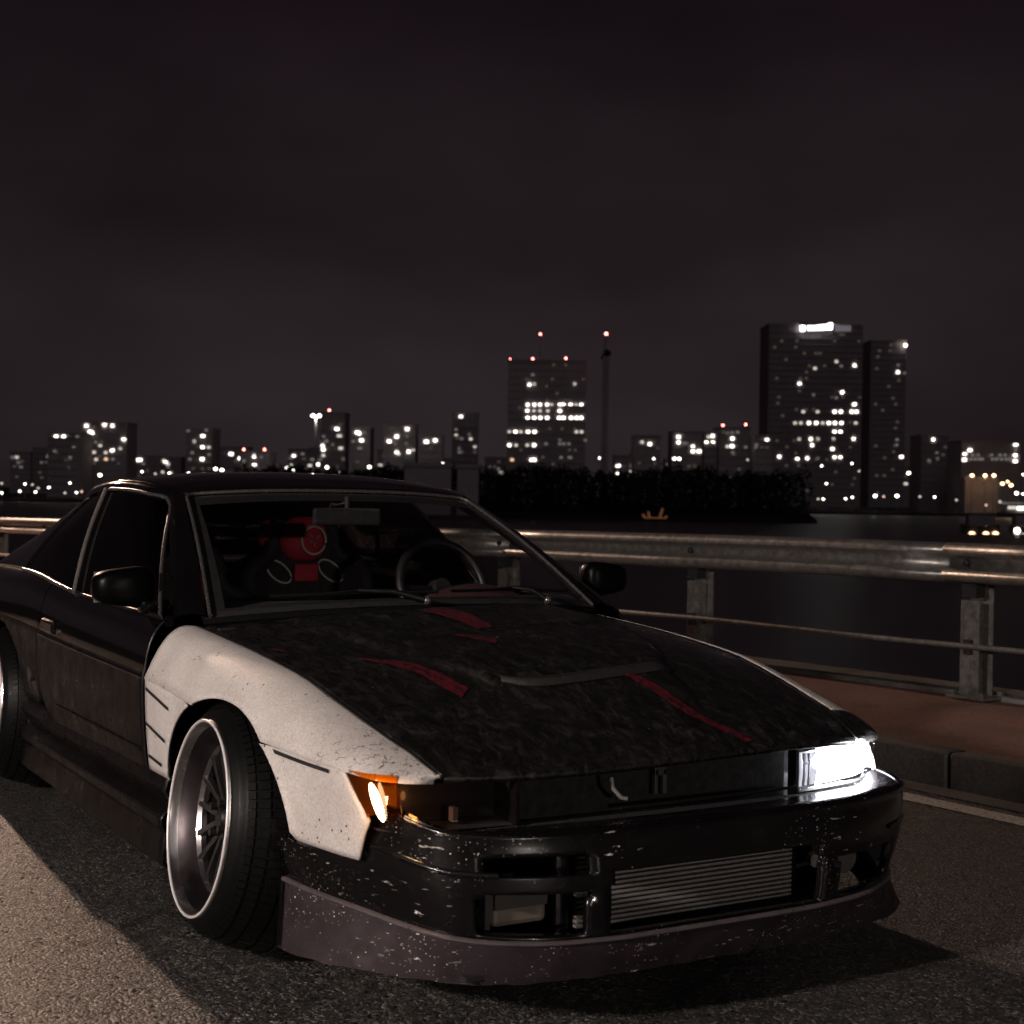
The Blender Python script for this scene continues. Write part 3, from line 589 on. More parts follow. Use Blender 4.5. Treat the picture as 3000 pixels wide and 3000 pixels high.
# driving lamp in the near duct, round fog lamp in the far duct
lb = box_obj('driving_lamp', (-.442, -.835, .295), (.132, .05, .072), plain('dull_lamp_glass', (0.17, 0.145, 0.125), 0.35, 0.1, var=.3), car, bevel=.012)
box_obj('lamp_bracket', (-.515, -.835, .295), (.012, .03, .08), PLAST, lb)
box_obj('shade', (-.442, -.863, .314), (.128, .004, .032), plain('dull_lamp_shade', (0.055, 0.05, 0.048), 0.5), lb)
bm = bmesh.new(); bmesh.ops.create_cone(bm, cap_ends=True, segments=24, radius1=.042, radius2=.036, depth=.05, matrix=Matrix.Translation((.50, -.80, .292)) @ Matrix.Rotation(math.pi/2, 4, 'X'))
bm_obj('fog_lamp', bm, plain('fog_glass', (0.10, 0.09, 0.09), 0.2, 0.2), car, True)
bm = bmesh.new(); vv = [bm.verts.new(p) for p in ((.362, -.845, .325), (.405, -.845, .328), (.410, -.845, .292), (.385, -.845, .285), (.366, -.83, .30))]; bm.faces.new(vv); bm_obj('torn_bracket', bm, PLAST, inner)

# headlights --------------------------------------------------------------
def nose_y(x): return -.805 + .11*x*x                               # plan of the nose under the hood edge
lampN = empty('headlight', (0, 0, 0), car); lampN['label'] = 'empty headlight bucket with glowing amber corner lamp'
lampF = empty('headlight', (0, 0, 0), car); lampF['label'] = 'lit rectangular headlight blazing white'
def lens(name, xa, xb, z0a, z1a, z0b, z1b, mat, parent, s, off=.016, n=24, thick=0.0, wrap=.0):
    P = []
    for k in range(n):
        w = k/(n - 1); x = xa + (xb - xa)*w; y = nose_y(x) + off + (max(0, x - .60)**2)*wrap
        P.append([(s*x, y - .006*math.sin(math.pi*q), (z0a + (z0b - z0a)*w)*(1 - q) + (z1a + (z1b - z1a)*w)*q) for q in (0, .1, .25, .5, .75, .9, 1)])
    return sheet(name, P, mat, parent, flip=(s < 0), sharp=60, thick=thick)
WR = 2.4
HL = glow('headlight_glow', (0.93, 0.94, 1.0), 26.0, True); HLd = glow('headlight_inner_glow', (0.93, 0.93, 1.0), 0.9, True)
lens('reflector', .492, .742, .455, .543, .466, .560, HL, lampF, 1, .058, wrap=WR)
lens('inner_reflector', .416, .489, .454, .539, .457, .541, HLd, lampF, 1, .058)
lens('lens', .412, .755, 0.448, .548, .460, .566, CLEAR, lampF, 1, .042, thick=.003, wrap=WR)
for x in (.445, .463): box_obj('divider', (x, nose_y(x) + .052, .497), (.004, .008, .08), PLAST, lampF)
box_obj('divider', (.454, nose_y(.454) + .052, .512), (.018, .008, .004), PLAST, lampF)
P = [[(.404 + .34*k/20, nose_y(.404 + .34*k/20) + .040 + max(0, .404 + .34*k/20 - .60)**2*WR + dy, z + .010*k/20) for k in range(21)] for dy, z in ((-.004, .453), (-.007, .447), (-.003, .441), (.03, .441))]
sheet('lower_frame', P, TRIM, lampF, flip=True); box_obj('inner_frame', (.405, nose_y(.405) + .048, .497), (.010, .03, .108), TRIM, lampF)
P = [[(.404 + .32*k/20, nose_y(.404 + .32*k/20) + .042 + max(0, .404 + .32*k/20 - .60)**2*WR + dy, z + .014*k/20) for k in range(21)] for dy, z in ((-.004, .549), (-.007, .554), (.03, .556))]
sheet('upper_frame', P, TRIM, lampF)
# light leaving the lens
hl = bpy.data.lights.new('headlight_beam', 'SPOT'); hl.energy = 110; hl.color = (.93, .94, 1); hl.spot_size = math.radians(120); hl.spot_blend = .8; hl.shadow_soft_size = .06
ho = bpy.data.objects.new('beam', hl); link(ho, lampF); ho.location = (.62, -.80, .505); ho.rotation_euler = (math.radians(86), 0, math.radians(8))
# the near bucket: open box, grey back plate, amber corner lamp with a white-hot bulb
P = []
for k in range(13):
    x = .412 + .29*k/12; y = nose_y(x) + .10 + max(0, x - .62)**2*6
    P.append([(-x, y - .09, .452), (-x, y, .458), (-x, y, .545), (-x, y - .085, .553)])
bk = sheet('bucket', P, m_paint('bucket_plate', (0.022, 0.02, 0.021), .5, .8), lampN, sharp=40)
box_obj('bucket_wall', (-.408, nose_y(.408) + .05, .503), (.008, .10, .10), GREY, lampN)
box_obj('bulb_holder', (-.535, nose_y(.535) + .045, .478), (.012, .02, .030), plain('bare_tab', (.25, .2, .17), .5), lampN)
HOT = glow('hot_bulb', (1.0, .66, .34), 22.0, True)
def corner(q, w, inn):
    z = .482 + .092*w; xo, yo = .722 + .022*w, ip([.462,.475,.52,.575],[-.692,-.695,-.660,-.612], z); xi, yi = .668 + .01*w, -.752 + .012*w
    p_ = np.array([-xo, yo, z])*(1 - q) + np.array([-xi, yi, z])*q + np.array([-.012, -.012, 0])*math.sin(math.pi*q)
    return p_ + np.array([inn, inn, 0])*math.sin(math.pi*min(1, q*1.0))**.6
sheet('corner_lens', [[corner(q, w, 0) for q in np.linspace(0, 1, 9)] for w in np.linspace(0, 1, 12)], AMBG, lampN, sharp=60)
sheet('lamp_housing', [[corner(q, w, .045) for q in np.linspace(0, 1, 13)] for w in np.linspace(0, 1, 12)], SILV, lampN, sharp=80)
bmb = bmesh.new(); bmesh.ops.create_uvsphere(bmb, u_segments=16, v_segments=12, radius=1.0, matrix=Matrix.Translation((-.722, -.740, .522)) @ Matrix.Rotation(-.20, 4, 'Y') @ Matrix.Rotation(-.42, 4, 'X') @ Matrix.Diagonal((.0095, .0095, .043, 1))); bm_obj('bulb', bmb, HOT, lampN, True, 80)
pl = bpy.data.lights.new('corner_bulb', 'POINT'); pl.energy = .34; pl.color = (1.0, .50, .20); pl.shadow_soft_size = .008
po = bpy.data.objects.new('corner_bulb_light', pl); link(po, lampN); po.location = (-.735, -.764, .528)
pl = bpy.data.lights.new('bucket_spill', 'POINT'); pl.energy = .10; pl.color = (1.0, .36, .08); pl.shadow_soft_size = .01  # added light for amber spill in the bucket, no bulb there
po = bpy.data.objects.new('bucket_spill_light', pl); link(po, lampN); po.location = (-.625, -.725, .50)
lens('lens', .414, .672, .458, .552, .476, .560, SMOKE, lampN, -1, .030)
# grille gap between the lamps
gp = empty('grille_opening', (0, 0, 0), car)
box_obj('radiator_support', (0, -.70, .50), (.80, .02, .14), DARK, gp); box_obj('slam_panel', (0, -.66, .553), (.80, .12, .008), DARK, gp)
tube('lower_bar', [(x, nose_y(x) + .03 + (.0), .462 + .004*x) for x in np.linspace(-.13, .40, 20)], .0045, TRIM, gp, 8)
tube('broken_bar', [(-.16, -.775, .535), (-.155, -.777, .51), (-.135, -.78, .488), (-.12, -.782, .484)], .005, plain('bare_bracket', (.30, .27, .25), .4, .5), gp, 8)
bm = bmesh.new(); 
for c, s_ in (((-.006, -.735, .505), (.010, .006, .060)), ((.018, -.735, .505), (.010, .006, .060)), ((.006, -.735, .530), (.034, .006, .022))): box(bm, c, s_)
bm_obj('hood_latch', bm, PLAST, gp, bevel=.002)

# roof, pillars, glass ------------------------------------------------------
U, Y = np.meshgrid(np.linspace(-1, 1, 41), np.linspace(1.165, 2.36, 41), indexing='ij')
roof = sheet('roof', roof_pt(U, Y), BLACK, car, thick=.02, sharp=60, flip=True)
def ws_base(u): return np.array([.668*u, .425 + .128*u*u, .838 - .034*np.abs(u)**2.2])
def ws_top(u): p = roof_pt(np.array(u), np.array(1.165)); return p + np.array([0, .008, -.006])
def ws_pt(u, w):
    a = ws_base(u); b = ws_top(u); n = np.array([0, -.55, .83]); return a*(1 - w) + b*w + n*.030*math.sin(math.pi*w)*(1 - .4*u*u)
us = np.linspace(-1, 1, 41); wsn = np.linspace(0, 1, 25)
wind = sheet('windscreen', [[ws_pt(u, w) for w in np.linspace(.03, .97, 25)] for u in us*.965], GLASS, car, sharp=80)
fw = lambda u0, u1, w0, w1, o=-.003: [[ws_pt(u, w) + np.array([0, .004, o]) for w in np.linspace(w0, w1, 13)] for u in np.linspace(u0, u1, 21)]
sheet('frit_top', fw(-.965, .965, .885, .985), DARK, wind); sheet('frit_side', fw(-.975, -.905, 0, .985), DARK, wind); sheet('frit_side', fw(.905, .975, 0, .985), DARK, wind); sheet('frit_bottom', fw(-.965, .965, .0, .05), DARK, wind)
ring = [ws_pt(-.972, w) for w in np.linspace(0, .965, 20)] + [ws_pt(-.972 + .03, .985)] + [ws_pt(u, .988) for u in np.linspace(-.92, .92, 30)] + [ws_pt(.942, .985)] + [ws_pt(.972, w) for w in np.linspace(.965, 0, 20)]
tube('windscreen_trim', [p + np.array([0, -.003, .004]) for p in ring], .0065, SEAL, wind, 8)
# cowl panel and wipers
P = [[hood_pt(np.array(u), np.array(0.0)) + np.array([0, .01, -.022]) for u in np.linspace(-1, 1, 31)], [ws_base(u) + np.array([0, -.01, -.018]) for u in np.linspace(-1, 1, 31)], [ws_base(u) + np.array([0, .02, .004]) for u in np.linspace(-1, 1, 31)]]
cowl = sheet('cowl', P, TRIM, car)
def wiper(ua, wa, ub, wb, up, wp):
    pa, pb = ws_pt(ua, wa), ws_pt(ub, wb); mid = (pa + pb)/2 + np.array([0, -.02, .022]); pv = ws_base(up) + np.array([0, -.03, .012])
    o = tube('wiper', [pv, (pv + mid)/2 + np.array([0, -.01, .012]), mid], [.010, .008, .006], TRIM, car, 8)
    tube('blade', [pa + np.array([0, -.008, .010]), mid*.5 + (pa + pb)/4 + np.array([0, -.004, .004]), pb + np.array([0, -.008, .010])], .0055, TRIM, o, 6)
    tube('blade_frame', [pa*.7 + pb*.3 + np.array([0, -.012, .014]), mid, pa*.3 + pb*.7 + np.array([0, -.012, .014])], .004, TRIM, o, 6)
    bm = bmesh.new(); bmesh.ops.create_uvsphere(bm, u_segments=12, v_segments=8, radius=.014, matrix=Matrix.Translation(Vector(pv))); bm_obj('wiper_hub', bm, SEAL, o, True)
wiper(-.72, .075, .05, .055, -.05, 0); wiper(.12, .06, .86, .085, .62, 0)
# A pillars
def pil(s, a0, a1, b0, b1):
    pass
def belt_pt(y): return np.array([xbelt(y), y, zbelt(y)])
AL0 = np.array([.735, .585, .800]); 
rail = lambda y: np.array([roof_x(y) + .012, y + .03*np.clip((1.6 - y)/.45, 0, 1), roof_z(y) - roof_drop(y) - .020])   # drip rail
for s, side in SIDES:
    P = []
    for w in np.linspace(0, 1, 16):
        a = ws_pt(.985, w); o = np.array([.738, .60, .800])*(1 - w) + (rail(1.20) + np.array([.012, .02, -.012]))*w + np.array([.006, -.012, .012])*math.sin(math.pi*w)
        P.append([a + np.array([-.01, .01, -.01]), a + np.array([.004, -.002, .006]), a*.6 + o*.4 + np.array([.006, -.008, .012]), a*.25 + o*.75 + np.array([.006, -.004, .008]), o, o + np.array([-.03, .03, -.012])])
    ap = sheet('a_pillar', sx(P, s), BLACK, car, flip=(s > 0), thick=0.0, sharp=60)
    # cant rail over the side windows down the C pillar
    ys = np.linspace(1.19, 2.34, 24); P = []
    for y in ys:
        e = roof_pt(np.array(1.0), np.array(y)); g = rail(y); P.append([e + np.array([-.03, 0, .003]), e + np.array([.004, 0, .0]), g + np.array([.004, 0, .004]), g + np.array([.008, 0, -.012]), g + np.array([-.03, 0, -.014])])
    sheet('cant_rail', sx(P, s), BLACK, roof, flip=(s < 0), sharp=60)
    # side glass plane between belt and rail
    def side_pt(y0, y1, w): a = belt_pt(y0) + np.array([-.004, 0, .0]); b = rail(y1) + np.array([-.004, 0, -.010]); return a*(1 - w) + b*w + np.array([.012, 0, .006])*math.sin(math.pi*w)
    # door glass: front edge follows the A pillar, rear edge the leaning B pillar
    P = []
    for q in np.linspace(0, 1, 21):
        y0 = .63 + (1.53 - .63)*q; y1 = 1.20 + (1.855 - 1.20)*q; P.append([side_pt(y0, y1, w) for w in np.linspace(0, 1, 13)])
    dw = sheet('door_window', sx(P, s), TINT if s < 0 else GLASS, car, flip=(s < 0), sharp=80)
    edge = [side_pt(.63, 1.20, w) for w in np.linspace(.0, .93, 14)] + [side_pt(.63 + .9*q, 1.20 + .655*q, .995) for q in np.linspace(.06, .97, 14)]
    tube('window_seal', list(sx([p + np.array([.006, 0, .002]) for p in edge], s)), .007, SEAL, dw, 8)
    tube('belt_seal', list(sx([belt_pt(y) + np.array([.002, 0, .003]) for y in np.linspace(.63, 1.53, 16)], s)), .007, TRIM, dw, 8)
    # B pillar
    P = [[side_pt(1.535 + d, 1.862 + d*.9, w) + np.array([o, 0, 0]) for w in np.linspace(0, 1, 13)] for d, o in ((-.012, -.004), (-.006, .006), (.012, .010), (.045, .010), (.052, -.004))]
    bpil = sheet('b_pillar', sx(P, s), BLACK, car, flip=(s < 0), sharp=60)
    tube('pillar_trim', list(sx([side_pt(1.545, 1.872, w) + np.array([.011, 0, .002]) for w in np.linspace(.0, 1, 13)], s)), .0085, plain('pillar_trim', (.16, .145, .14), .3, .4), bpil, 8)
    # quarter window and C pillar
    P = []
    for q in np.linspace(0, 1, 17):
        y0 = 1.585 + (2.42 - 1.585)*q; y1 = 1.908 + (2.12 - 1.908)*q; P.append([side_pt(y0, y1, w) for w in np.linspace(0, 1, 13)])
    qw = sheet('quarter_window', sx(P, s), TINT, car, flip=(s < 0), sharp=80)
    tube('window_seal', list(sx([belt_pt(y) + np.array([.004, 0, .004]) for y in np.linspace(1.585, 2.42, 12)], s)), .008, SEAL, qw, 8)
    P = []
    for q in np.linspace(0, 1, 17):
        y0 = 2.42 + (3.16 - 2.42)*q; y1 = 2.12 + (2.335 - 2.12)*q; P.append([side_pt(y0, y1, w) + np.array([.004 - .05*q*q*w, 0, .004*w]) for w in np.linspace(0, 1, 13)])
    cpl = sheet('c_pillar', sx(P, s), BLACK, car, flip=(s > 0), sharp=60, thick=.01)
    # far side is seen through the windscreen, so the inside faces are dark too
for nm in (): pass
# rear window, boot lid, rear bumper
def rw_pt(u, w):
    a = roof_pt(np.array(u*.985), np.array(2.355)); b = np.array([.60*u, 3.17 - .05*u*u, .858 - .01*u*u]); n = np.array([0, .5, .85]); return a*(1 - w) + b*w + n*.03*math.sin(math.pi*w)
sheet('rear_window', [[rw_pt(u, w) for w in np.linspace(0, 1, 17)] for u in np.linspace(-1, 1, 25)], TINT, car, flip=True, sharp=80)
P = [[(xbelt(y)*u*.985, y + .06*(1 - u*u)*(y > 3.5), zbelt(y) + .028*(1 - abs(u)**3)) for u in np.linspace(-1, 1, 25)] for y in np.linspace(3.0, 3.6, 13)]
boot = sheet('boot_lid', P, BLACK, car, thick=.01, flip=False, sharp=60)
ths = np.linspace(-math.pi/2, math.pi/2, 41); P = []
for t in ths:
    x1, y1 = sup(.66, .10, 4.0, 3.56, t); y1 = 3.56 + (3.56 - y1); x2, y2 = sup(.80, .22, 4.0, 3.46, t); y2 = 3.46 + (3.46 - y2)
    P.append([(x1, y1, .845), (x1*1.04, y1 + .01, .74), (x2*.98, y2 - .03, .60), (x2, y2, .52), (x2, y2 + .005, .34), (x2*.96, y2 - .05, .25)])
rb = sheet('rear_bumper', P, GREY, car, thick=.01, flip=True, sharp=50)
TL = plain('tail_lamp_red', (.12, .006, .008), .15, coat=.5)
for s in (-1, 1): box_obj('tail_lamp', (s*.48, 3.672, .69), (.34, .03, .11), TL, car, bevel=.012)
# floor and inner shell so that no light shines through
box_obj('floor_pan', (0, 1.62, .17), (1.42, 3.5, .03), DARK, car); box_obj('firewall', (0, .47, .50), (1.30, .02, .56), DARK, car); box_obj('engine_bay', (0, -.10, .30), (.98, 1.05, .24), DARK, car)
box_obj('rear_shelf', (0, 2.85, .60), (1.28, .75, .40), DARK, car, bevel=.03)

# door mirrors
for s, side in SIDES:
    bm = bmesh.new(); bmesh.ops.create_uvsphere(bm, u_segments=24, v_segments=14, radius=1.0)
    for v in bm.verts:
        c = v.co; sg = lambda q, p: math.copysign(abs(q)**p, q)
        X_, Y_, Z_ = sg(c.x, .55), sg(c.y, .7), sg(c.z, .55); X_ *= .088; Y_ *= .052; Z_ *= .056
        Z_ += .012*(-X_*1)/.088*.0; c.x = s*(.838 + X_); c.y = .76 + Y_ + .04*(X_ > 0)*X_/.088*.4; c.z = .876 + Z_*(1.0 - .18*(X_/.088)) + .006
    mo = bm_obj('door_mirror', bm, MIRB, car, True, 80)
    bm = bmesh.new(); box(bm, (s*.755, .735, .825), (.09, .05, .04)); bm_obj('mirror_foot', bm, BLACK, mo, bevel=.012)
    bm = bmesh.new(); box(bm, (s*.838, .806, .880), (.15, .004, .092)); bm_obj('mirror_glass', bm, CHROME, mo, bevel=.002)

# wheels --------------------------------------------------------------------
def wheel(s, y, poke, camber, toe, cz, R=.329, rl=.2385, wid=.28, depth=.074):
    w = empty('wheel', (s*poke, y, cz), car)
    w.rotation_euler = (0, math.radians(camber)*(-s), math.radians(toe)*(s))
    # local: +a points outward along s*x
    ax = lambda a, r, an: (s*a, r*math.cos(an), r*math.sin(an))
    prof = [(-.012, rl - .004), (-.004, rl + .006), (-.008, rl + .013), (-.017, rl + .021), (-.020, rl + .026), (-.028, rl + .029), (-.034, rl + .036), (-.050, rl + .045), (-.075, rl + .056), (-.11, rl + .067), (-.155, rl + .077), (-.20, R), (-wid + .035, R), (-wid + .016, R - .02), (-wid + .005, rl + .02), (-wid, rl)]
    pr_ = lambda a_: float(np.interp(-a_, [-q[0] for q in prof[1:]], [q[1] for q in prof[1:]]))
    V, Fc = revolve(prof, ax, 72); ty = mesh_obj('tyre', V, Fc, RUBB, w, True, 40)
    # tread blocks on the visible shoulder
    bm = bmesh.new()
    for k in range(84):
        an = 2*math.pi*k/84; rot = Matrix.Rotation(an, 3, 'X')
        for a, l_, rr, tilt in ((-.043, .018, 0, .55), (-.070, .026, 0, .40), (-.107, .034, 0, .27), (-.150, .036, 0, .2), (-.193, .034, 0, .1), (-.235, .03, 0, 0)):
            c = Vector((s*a, 0, pr_(a) + .0008)); c = Matrix.Rotation(an + (.02 if a < -.12 else 0), 3, 'X') @ c; box(bm, c, (l_, .0175, .007), Matrix.Rotation(an + (.02 if a < -.12 else 0), 3, 'X') @ Matrix.Rotation(-s*tilt*(-1), 3, 'Y'))
    o = bm_obj('tread', bm, RUBB, w); o['kind'] = 'stuff'
    for rr, th_ in ((R - .028, .0025), (R - .036, .0015)): pass
    prof = [(-.026, rl + .002), (-.004, rl + .004), (.002, rl), (.000, rl - .008), (-.012, rl - .011), (-.020, rl - .016)]
    V, Fc = revolve(prof, ax, 96); mesh_obj('rim', V, Fc, CHROME, w, True, 30)
    tube('rim_glint_ring', [(s*.0015, (rl - .001)*math.cos(q), (rl - .001)*math.sin(q)) for q in np.linspace(0, 2*math.pi, 97)[:-1]], .0036, EDGE, w, 8, True, up=(1, 0, 0))  # pale ring added to imitate the bright glint on the wheel lip
    prof = [(-.020, rl - .016), (-.03, rl - .024), (-depth*.6, rl - .034), (-depth, rl - .048), (-depth - .03, rl - .056), (-wid + .01, rl - .05)]
    V, Fc = revolve(prof, ax, 96); mesh_obj('barrel', V, Fc, BARREL, w, True, 50)
    V, Fc = revolve([(-depth + .010, rl - .046), (-depth + .016, rl - .052), (-depth + .006, rl - .060), (-depth - .01, rl - .056)], ax, 72); mesh_obj('face_ring', V, Fc, CHROME, w, True, 40)
    for k in range(8):
        an = 2*math.pi*k/8 + .2; bm = bmesh.new()
        for d in (-1, 1):
            p0 = Vector((s*(-depth - .012), .014*d, .045)); p1 = Vector((s*(-depth + .004), .034*d, rl - .054)); mid = (p0 + p1)/2; v = p1 - p0
            rot = Vector((0, 0, 1)).rotation_difference(v).to_matrix(); box(bm, mid, (.022, .014, v.length), rot)
        bmesh.ops.rotate(bm, verts=bm.verts, cent=(0, 0, 0), matrix=Matrix.Rotation(an, 3, 'X')); bm_obj('spoke', bm, GUN, w, bevel=.002)
    V, Fc = revolve([(-depth + .020, .0), (-depth + .020, .024), (-depth + .010, .034), (-depth, .056), (-depth - .03, .060)], ax, 32); mesh_obj('hub', V, Fc, TRIM, w, True, 30)
    for k in range(4):
        an = 2*math.pi*k/4 + .5; bm = bmesh.new(); bmesh.ops.create_cone(bm, cap_ends=True, segments=6, radius1=.010, radius2=.009, depth=.03, matrix=Matrix.Translation((s*(-depth + .016), .045*math.cos(an), .045*math.sin(an))) @ Matrix.Rotation(math.pi/2, 4, 'Y')); bm_obj('lug_nut', bm, GUN, w)
    V, Fc = revolve([(-depth - .05, .03), (-depth - .05, .15), (-depth - .075, .15)], ax, 40); mesh_obj('brake_disc', V, Fc, GUN, w, True, 30)
    return w
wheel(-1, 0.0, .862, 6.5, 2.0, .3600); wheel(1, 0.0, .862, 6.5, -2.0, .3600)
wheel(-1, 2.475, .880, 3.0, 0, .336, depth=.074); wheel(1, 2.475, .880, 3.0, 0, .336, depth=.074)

# interior -------------------------------------------------------------------
dash = sheet('dashboard', [[(x, y + .05*(x/.66)**2, z) for x in np.linspace(-.66, .66, 25)] for y, z in ((.50, .80), (.60, .828), (.72, .832), (.82, .82), (.88, .78), (.90, .70), (.90, .55))], CLOTH, car, sharp=60)
P = [[(.345 + .185*math.cos(a)*q, .80 + .11*math.sin(a)*q, .824 + .046*math.cos(q*1.5)) for q in np.linspace(0, 1, 8)] for a in np.linspace(0, 2*math.pi, 25)]
sheet('instrument_cowl', P, DRED, dash, sharp=80)
stw = empty('steering_wheel', (.405, 1.14, .84), car); stw.rotation_euler = (math.radians(66), 0, math.radians(2))
tube('steering_rim', [(.168*math.cos(a), .168*math.sin(a), 0) for a in np.linspace(0, 2*math.pi, 41)[:-1]], .0165, plain('suede_rim', .006, .5), stw, 12, True)
for a in (math.pi, 0, -math.pi/2): tube('steering_spoke', [(.03*math.cos(a), .03*math.sin(a), -.02), (.16*math.cos(a), .16*math.sin(a), 0)], .010, GUN, stw, 8, flat=.5)
bm = bmesh.new(); bmesh.ops.create_cone(bm, cap_ends=True, segments=20, radius1=.04, radius2=.03, depth=.05, matrix=Matrix.Translation((0, 0, -.02))); bm_obj('horn_button', bm, DARK, stw, True)
rv = box_obj('rear_view_mirror', (-.03, 1.00, 1.086), (.235, .02, .058), DARK, car, Matrix.Rotation(math.radians(-6), 3, 'Z'), bevel=.012); tube('mirror_stalk', [(-.03, 1.0, 1.10), (-.02, 1.02, 1.15)], .008, DARK, rv, 8)
def seat(cx, cy, red):
    s_ = empty('bucket_seat', (cx, cy, .25), car)
    def prof(z): return ip([0,.18,.42,.60,.68,.76,.82],[.22,.23,.25,.24,.135,.125,.07], z)
    P = []
    for z in np.linspace(0.0, .80, 25):
        hw = prof(z); lean = .16*z; P.append([(hw*u, lean - .03 - .11*max(0, abs(u) - .62)**1.2*2.2*(z < .64) - .05*(abs(u) > .6)*(z >= .64)*(abs(u) - .6)*2, z) for u in np.linspace(-1, 1, 21)])
    shell = sheet('backrest', P, CLOTH, s_, thick=.05, sharp=70)
    box_obj('cushion', (0, -.25, -.02), (.44, .46, .10), CLOTH, s_, bevel=.03)
    for u in (-1, 1):
        hole = [(u*(.075 + .030*math.cos(a) + .018*math.sin(a)*u*(-1)) , .16*(.605 + .045*math.sin(a)) - .038, .605 + .045*math.sin(a)) for a in np.linspace(0, 2*math.pi, 17)[:-1]]
        hole = [(x*1.45, y, z) for x, y, z in hole]; tube('harness_hole_rim', hole, .0042, PIPE, shell, 6, True)
        mesh_obj('harness_hole', hole, [tuple(range(16))], DARK, shell)
    if red:
        bm = bmesh.new(); bmesh.ops.create_uvsphere(bm, u_segments=28, v_segments=16, radius=1.0)
        for v in bm.verts: c = v.co; c.x = .098*math.copysign(abs(c.x)**.8, c.x) - .004; c.y = .075 + .055*c.y; c.z = .732 + .088*math.copysign(abs(c.z)**.85, c.z)
        hp = bm_obj('head_cushion', bm, RED, s_, True, 80)
        bm = bmesh.new(); bmesh.ops.create_uvsphere(bm, u_segments=20, v_segments=12, radius=1.0)
        for v in bm.verts: c = v.co; c.x = -.125 + .050*c.x; c.y = .115 + .05*c.y; c.z = .745 + .062*c.z
        bm_obj('side_cushion', bm, RED, s_, True, 80)
        tube('emblem_ring', [(.018 + .050*math.cos(a), .016 + .02*abs(math.cos(a))*0, .728 + .054*math.sin(a)) for a in np.linspace(0, 2*math.pi, 33)[:-1]], .0045, PIPE, hp, 6, True)
        for a0, l_ in ((2.2, .026), (.6, .030), (-1.5, .026), (3.5, .022)):
            tube('emblem_mark', [(.018 + .006*math.cos(a0), .014, .728 + .006*math.sin(a0)), (.018 + l_*math.cos(a0), .016, .728 + l_*math.sin(a0))], .005, plain('emblem_print', (.30, .13, .11), .7), hp, 6)
        box_obj('shoulder_patch', (0, .048, .60), (.10, .02, .07), RED, s_, bevel=.008)
    return s_
seat(.205, 1.87, True)
st2 = seat(-.34, 1.66, False); st2.location.z = .14
tube('harness_bar', [(x, 2.12, .90) for x in np.linspace(-.60, .60, 9)], .016, PLAST, car, 10)
# ------------------------------------------------------------------ river, far bank, city
GX = np.array([_r[0], _r[1], 0.0]); GY = np.array([_f[0], _f[1], 0.0])            # across / away from the road, level
def gpt(a, d, z): return np.array([CAM[0], CAM[1], 0]) + GX*a + GY*d + np.array([0, 0, z])
wt = sheet('river', [[gpt(a, d, -4.0) for a in np.linspace(-900, 900, 13)] for d in (2, 20, 60, 150, 300, 560)], WATER, flip=True); tag(wt, kind='structure')
P = [[gpt(a, d, z) for a in np.linspace(-2600, 2600, 41)] for d, z in ((548, -4.6), (548, -3.0), (552, -2.9), (700, -2.5), (1200, -2), (3500, 2))]
tag(sheet('far_bank', P, BANK, flip=True, sharp=30), kind='structure')
WH = glow('window_white', (1.0, .93, .82), 5.0); WD = glow('window_dim', (.95, .88, .86), .14); WM = glow('window_half', (1.0, .90, .78), .8); WW = glow('window_warm', (1.0, .62, .34), 1.2); RB = glow('red_beacon', (1.0, .22, .18), 14.0)
LW = glow('lamp_white', (1.0, .95, .82), 9.0); LD = glow('lamp_dim', (1.0, .92, .82), 1.1); LO = glow('lamp_orange', (1.0, .60, .30), 10.0); LP = glow('lamp_pink', (1.0, .60, .5), 1.6); SG = glow('sign_white', (.98, .95, 1.0), 5.0); SG2 = glow('sign_grey', (.75, .70, .75), .16)
FAC = [m_stone('tower_concrete_%s' % n, tuple(v*.8 for v in c), c, .25) for n, c in (('a', (.52, .46, .49)), ('b', (.44, .39, .42)), ('c', (.58, .52, .55)))]
PANE = plain('dark_pane', .02, .2)
ORD_ = ['first','second','third','fourth','fifth','sixth','seventh','eighth','ninth','tenth','eleventh','twelfth','thirteenth','fourteenth','fifteenth','sixteenth','seventeenth','eighteenth']
CLS = {'F': glow('window_faint', (1.0, .82, .66), .055), 'W': WH, 'M': WM, 'D': WD, 'O': WW}
def pxm(depth): return depth/F_PX
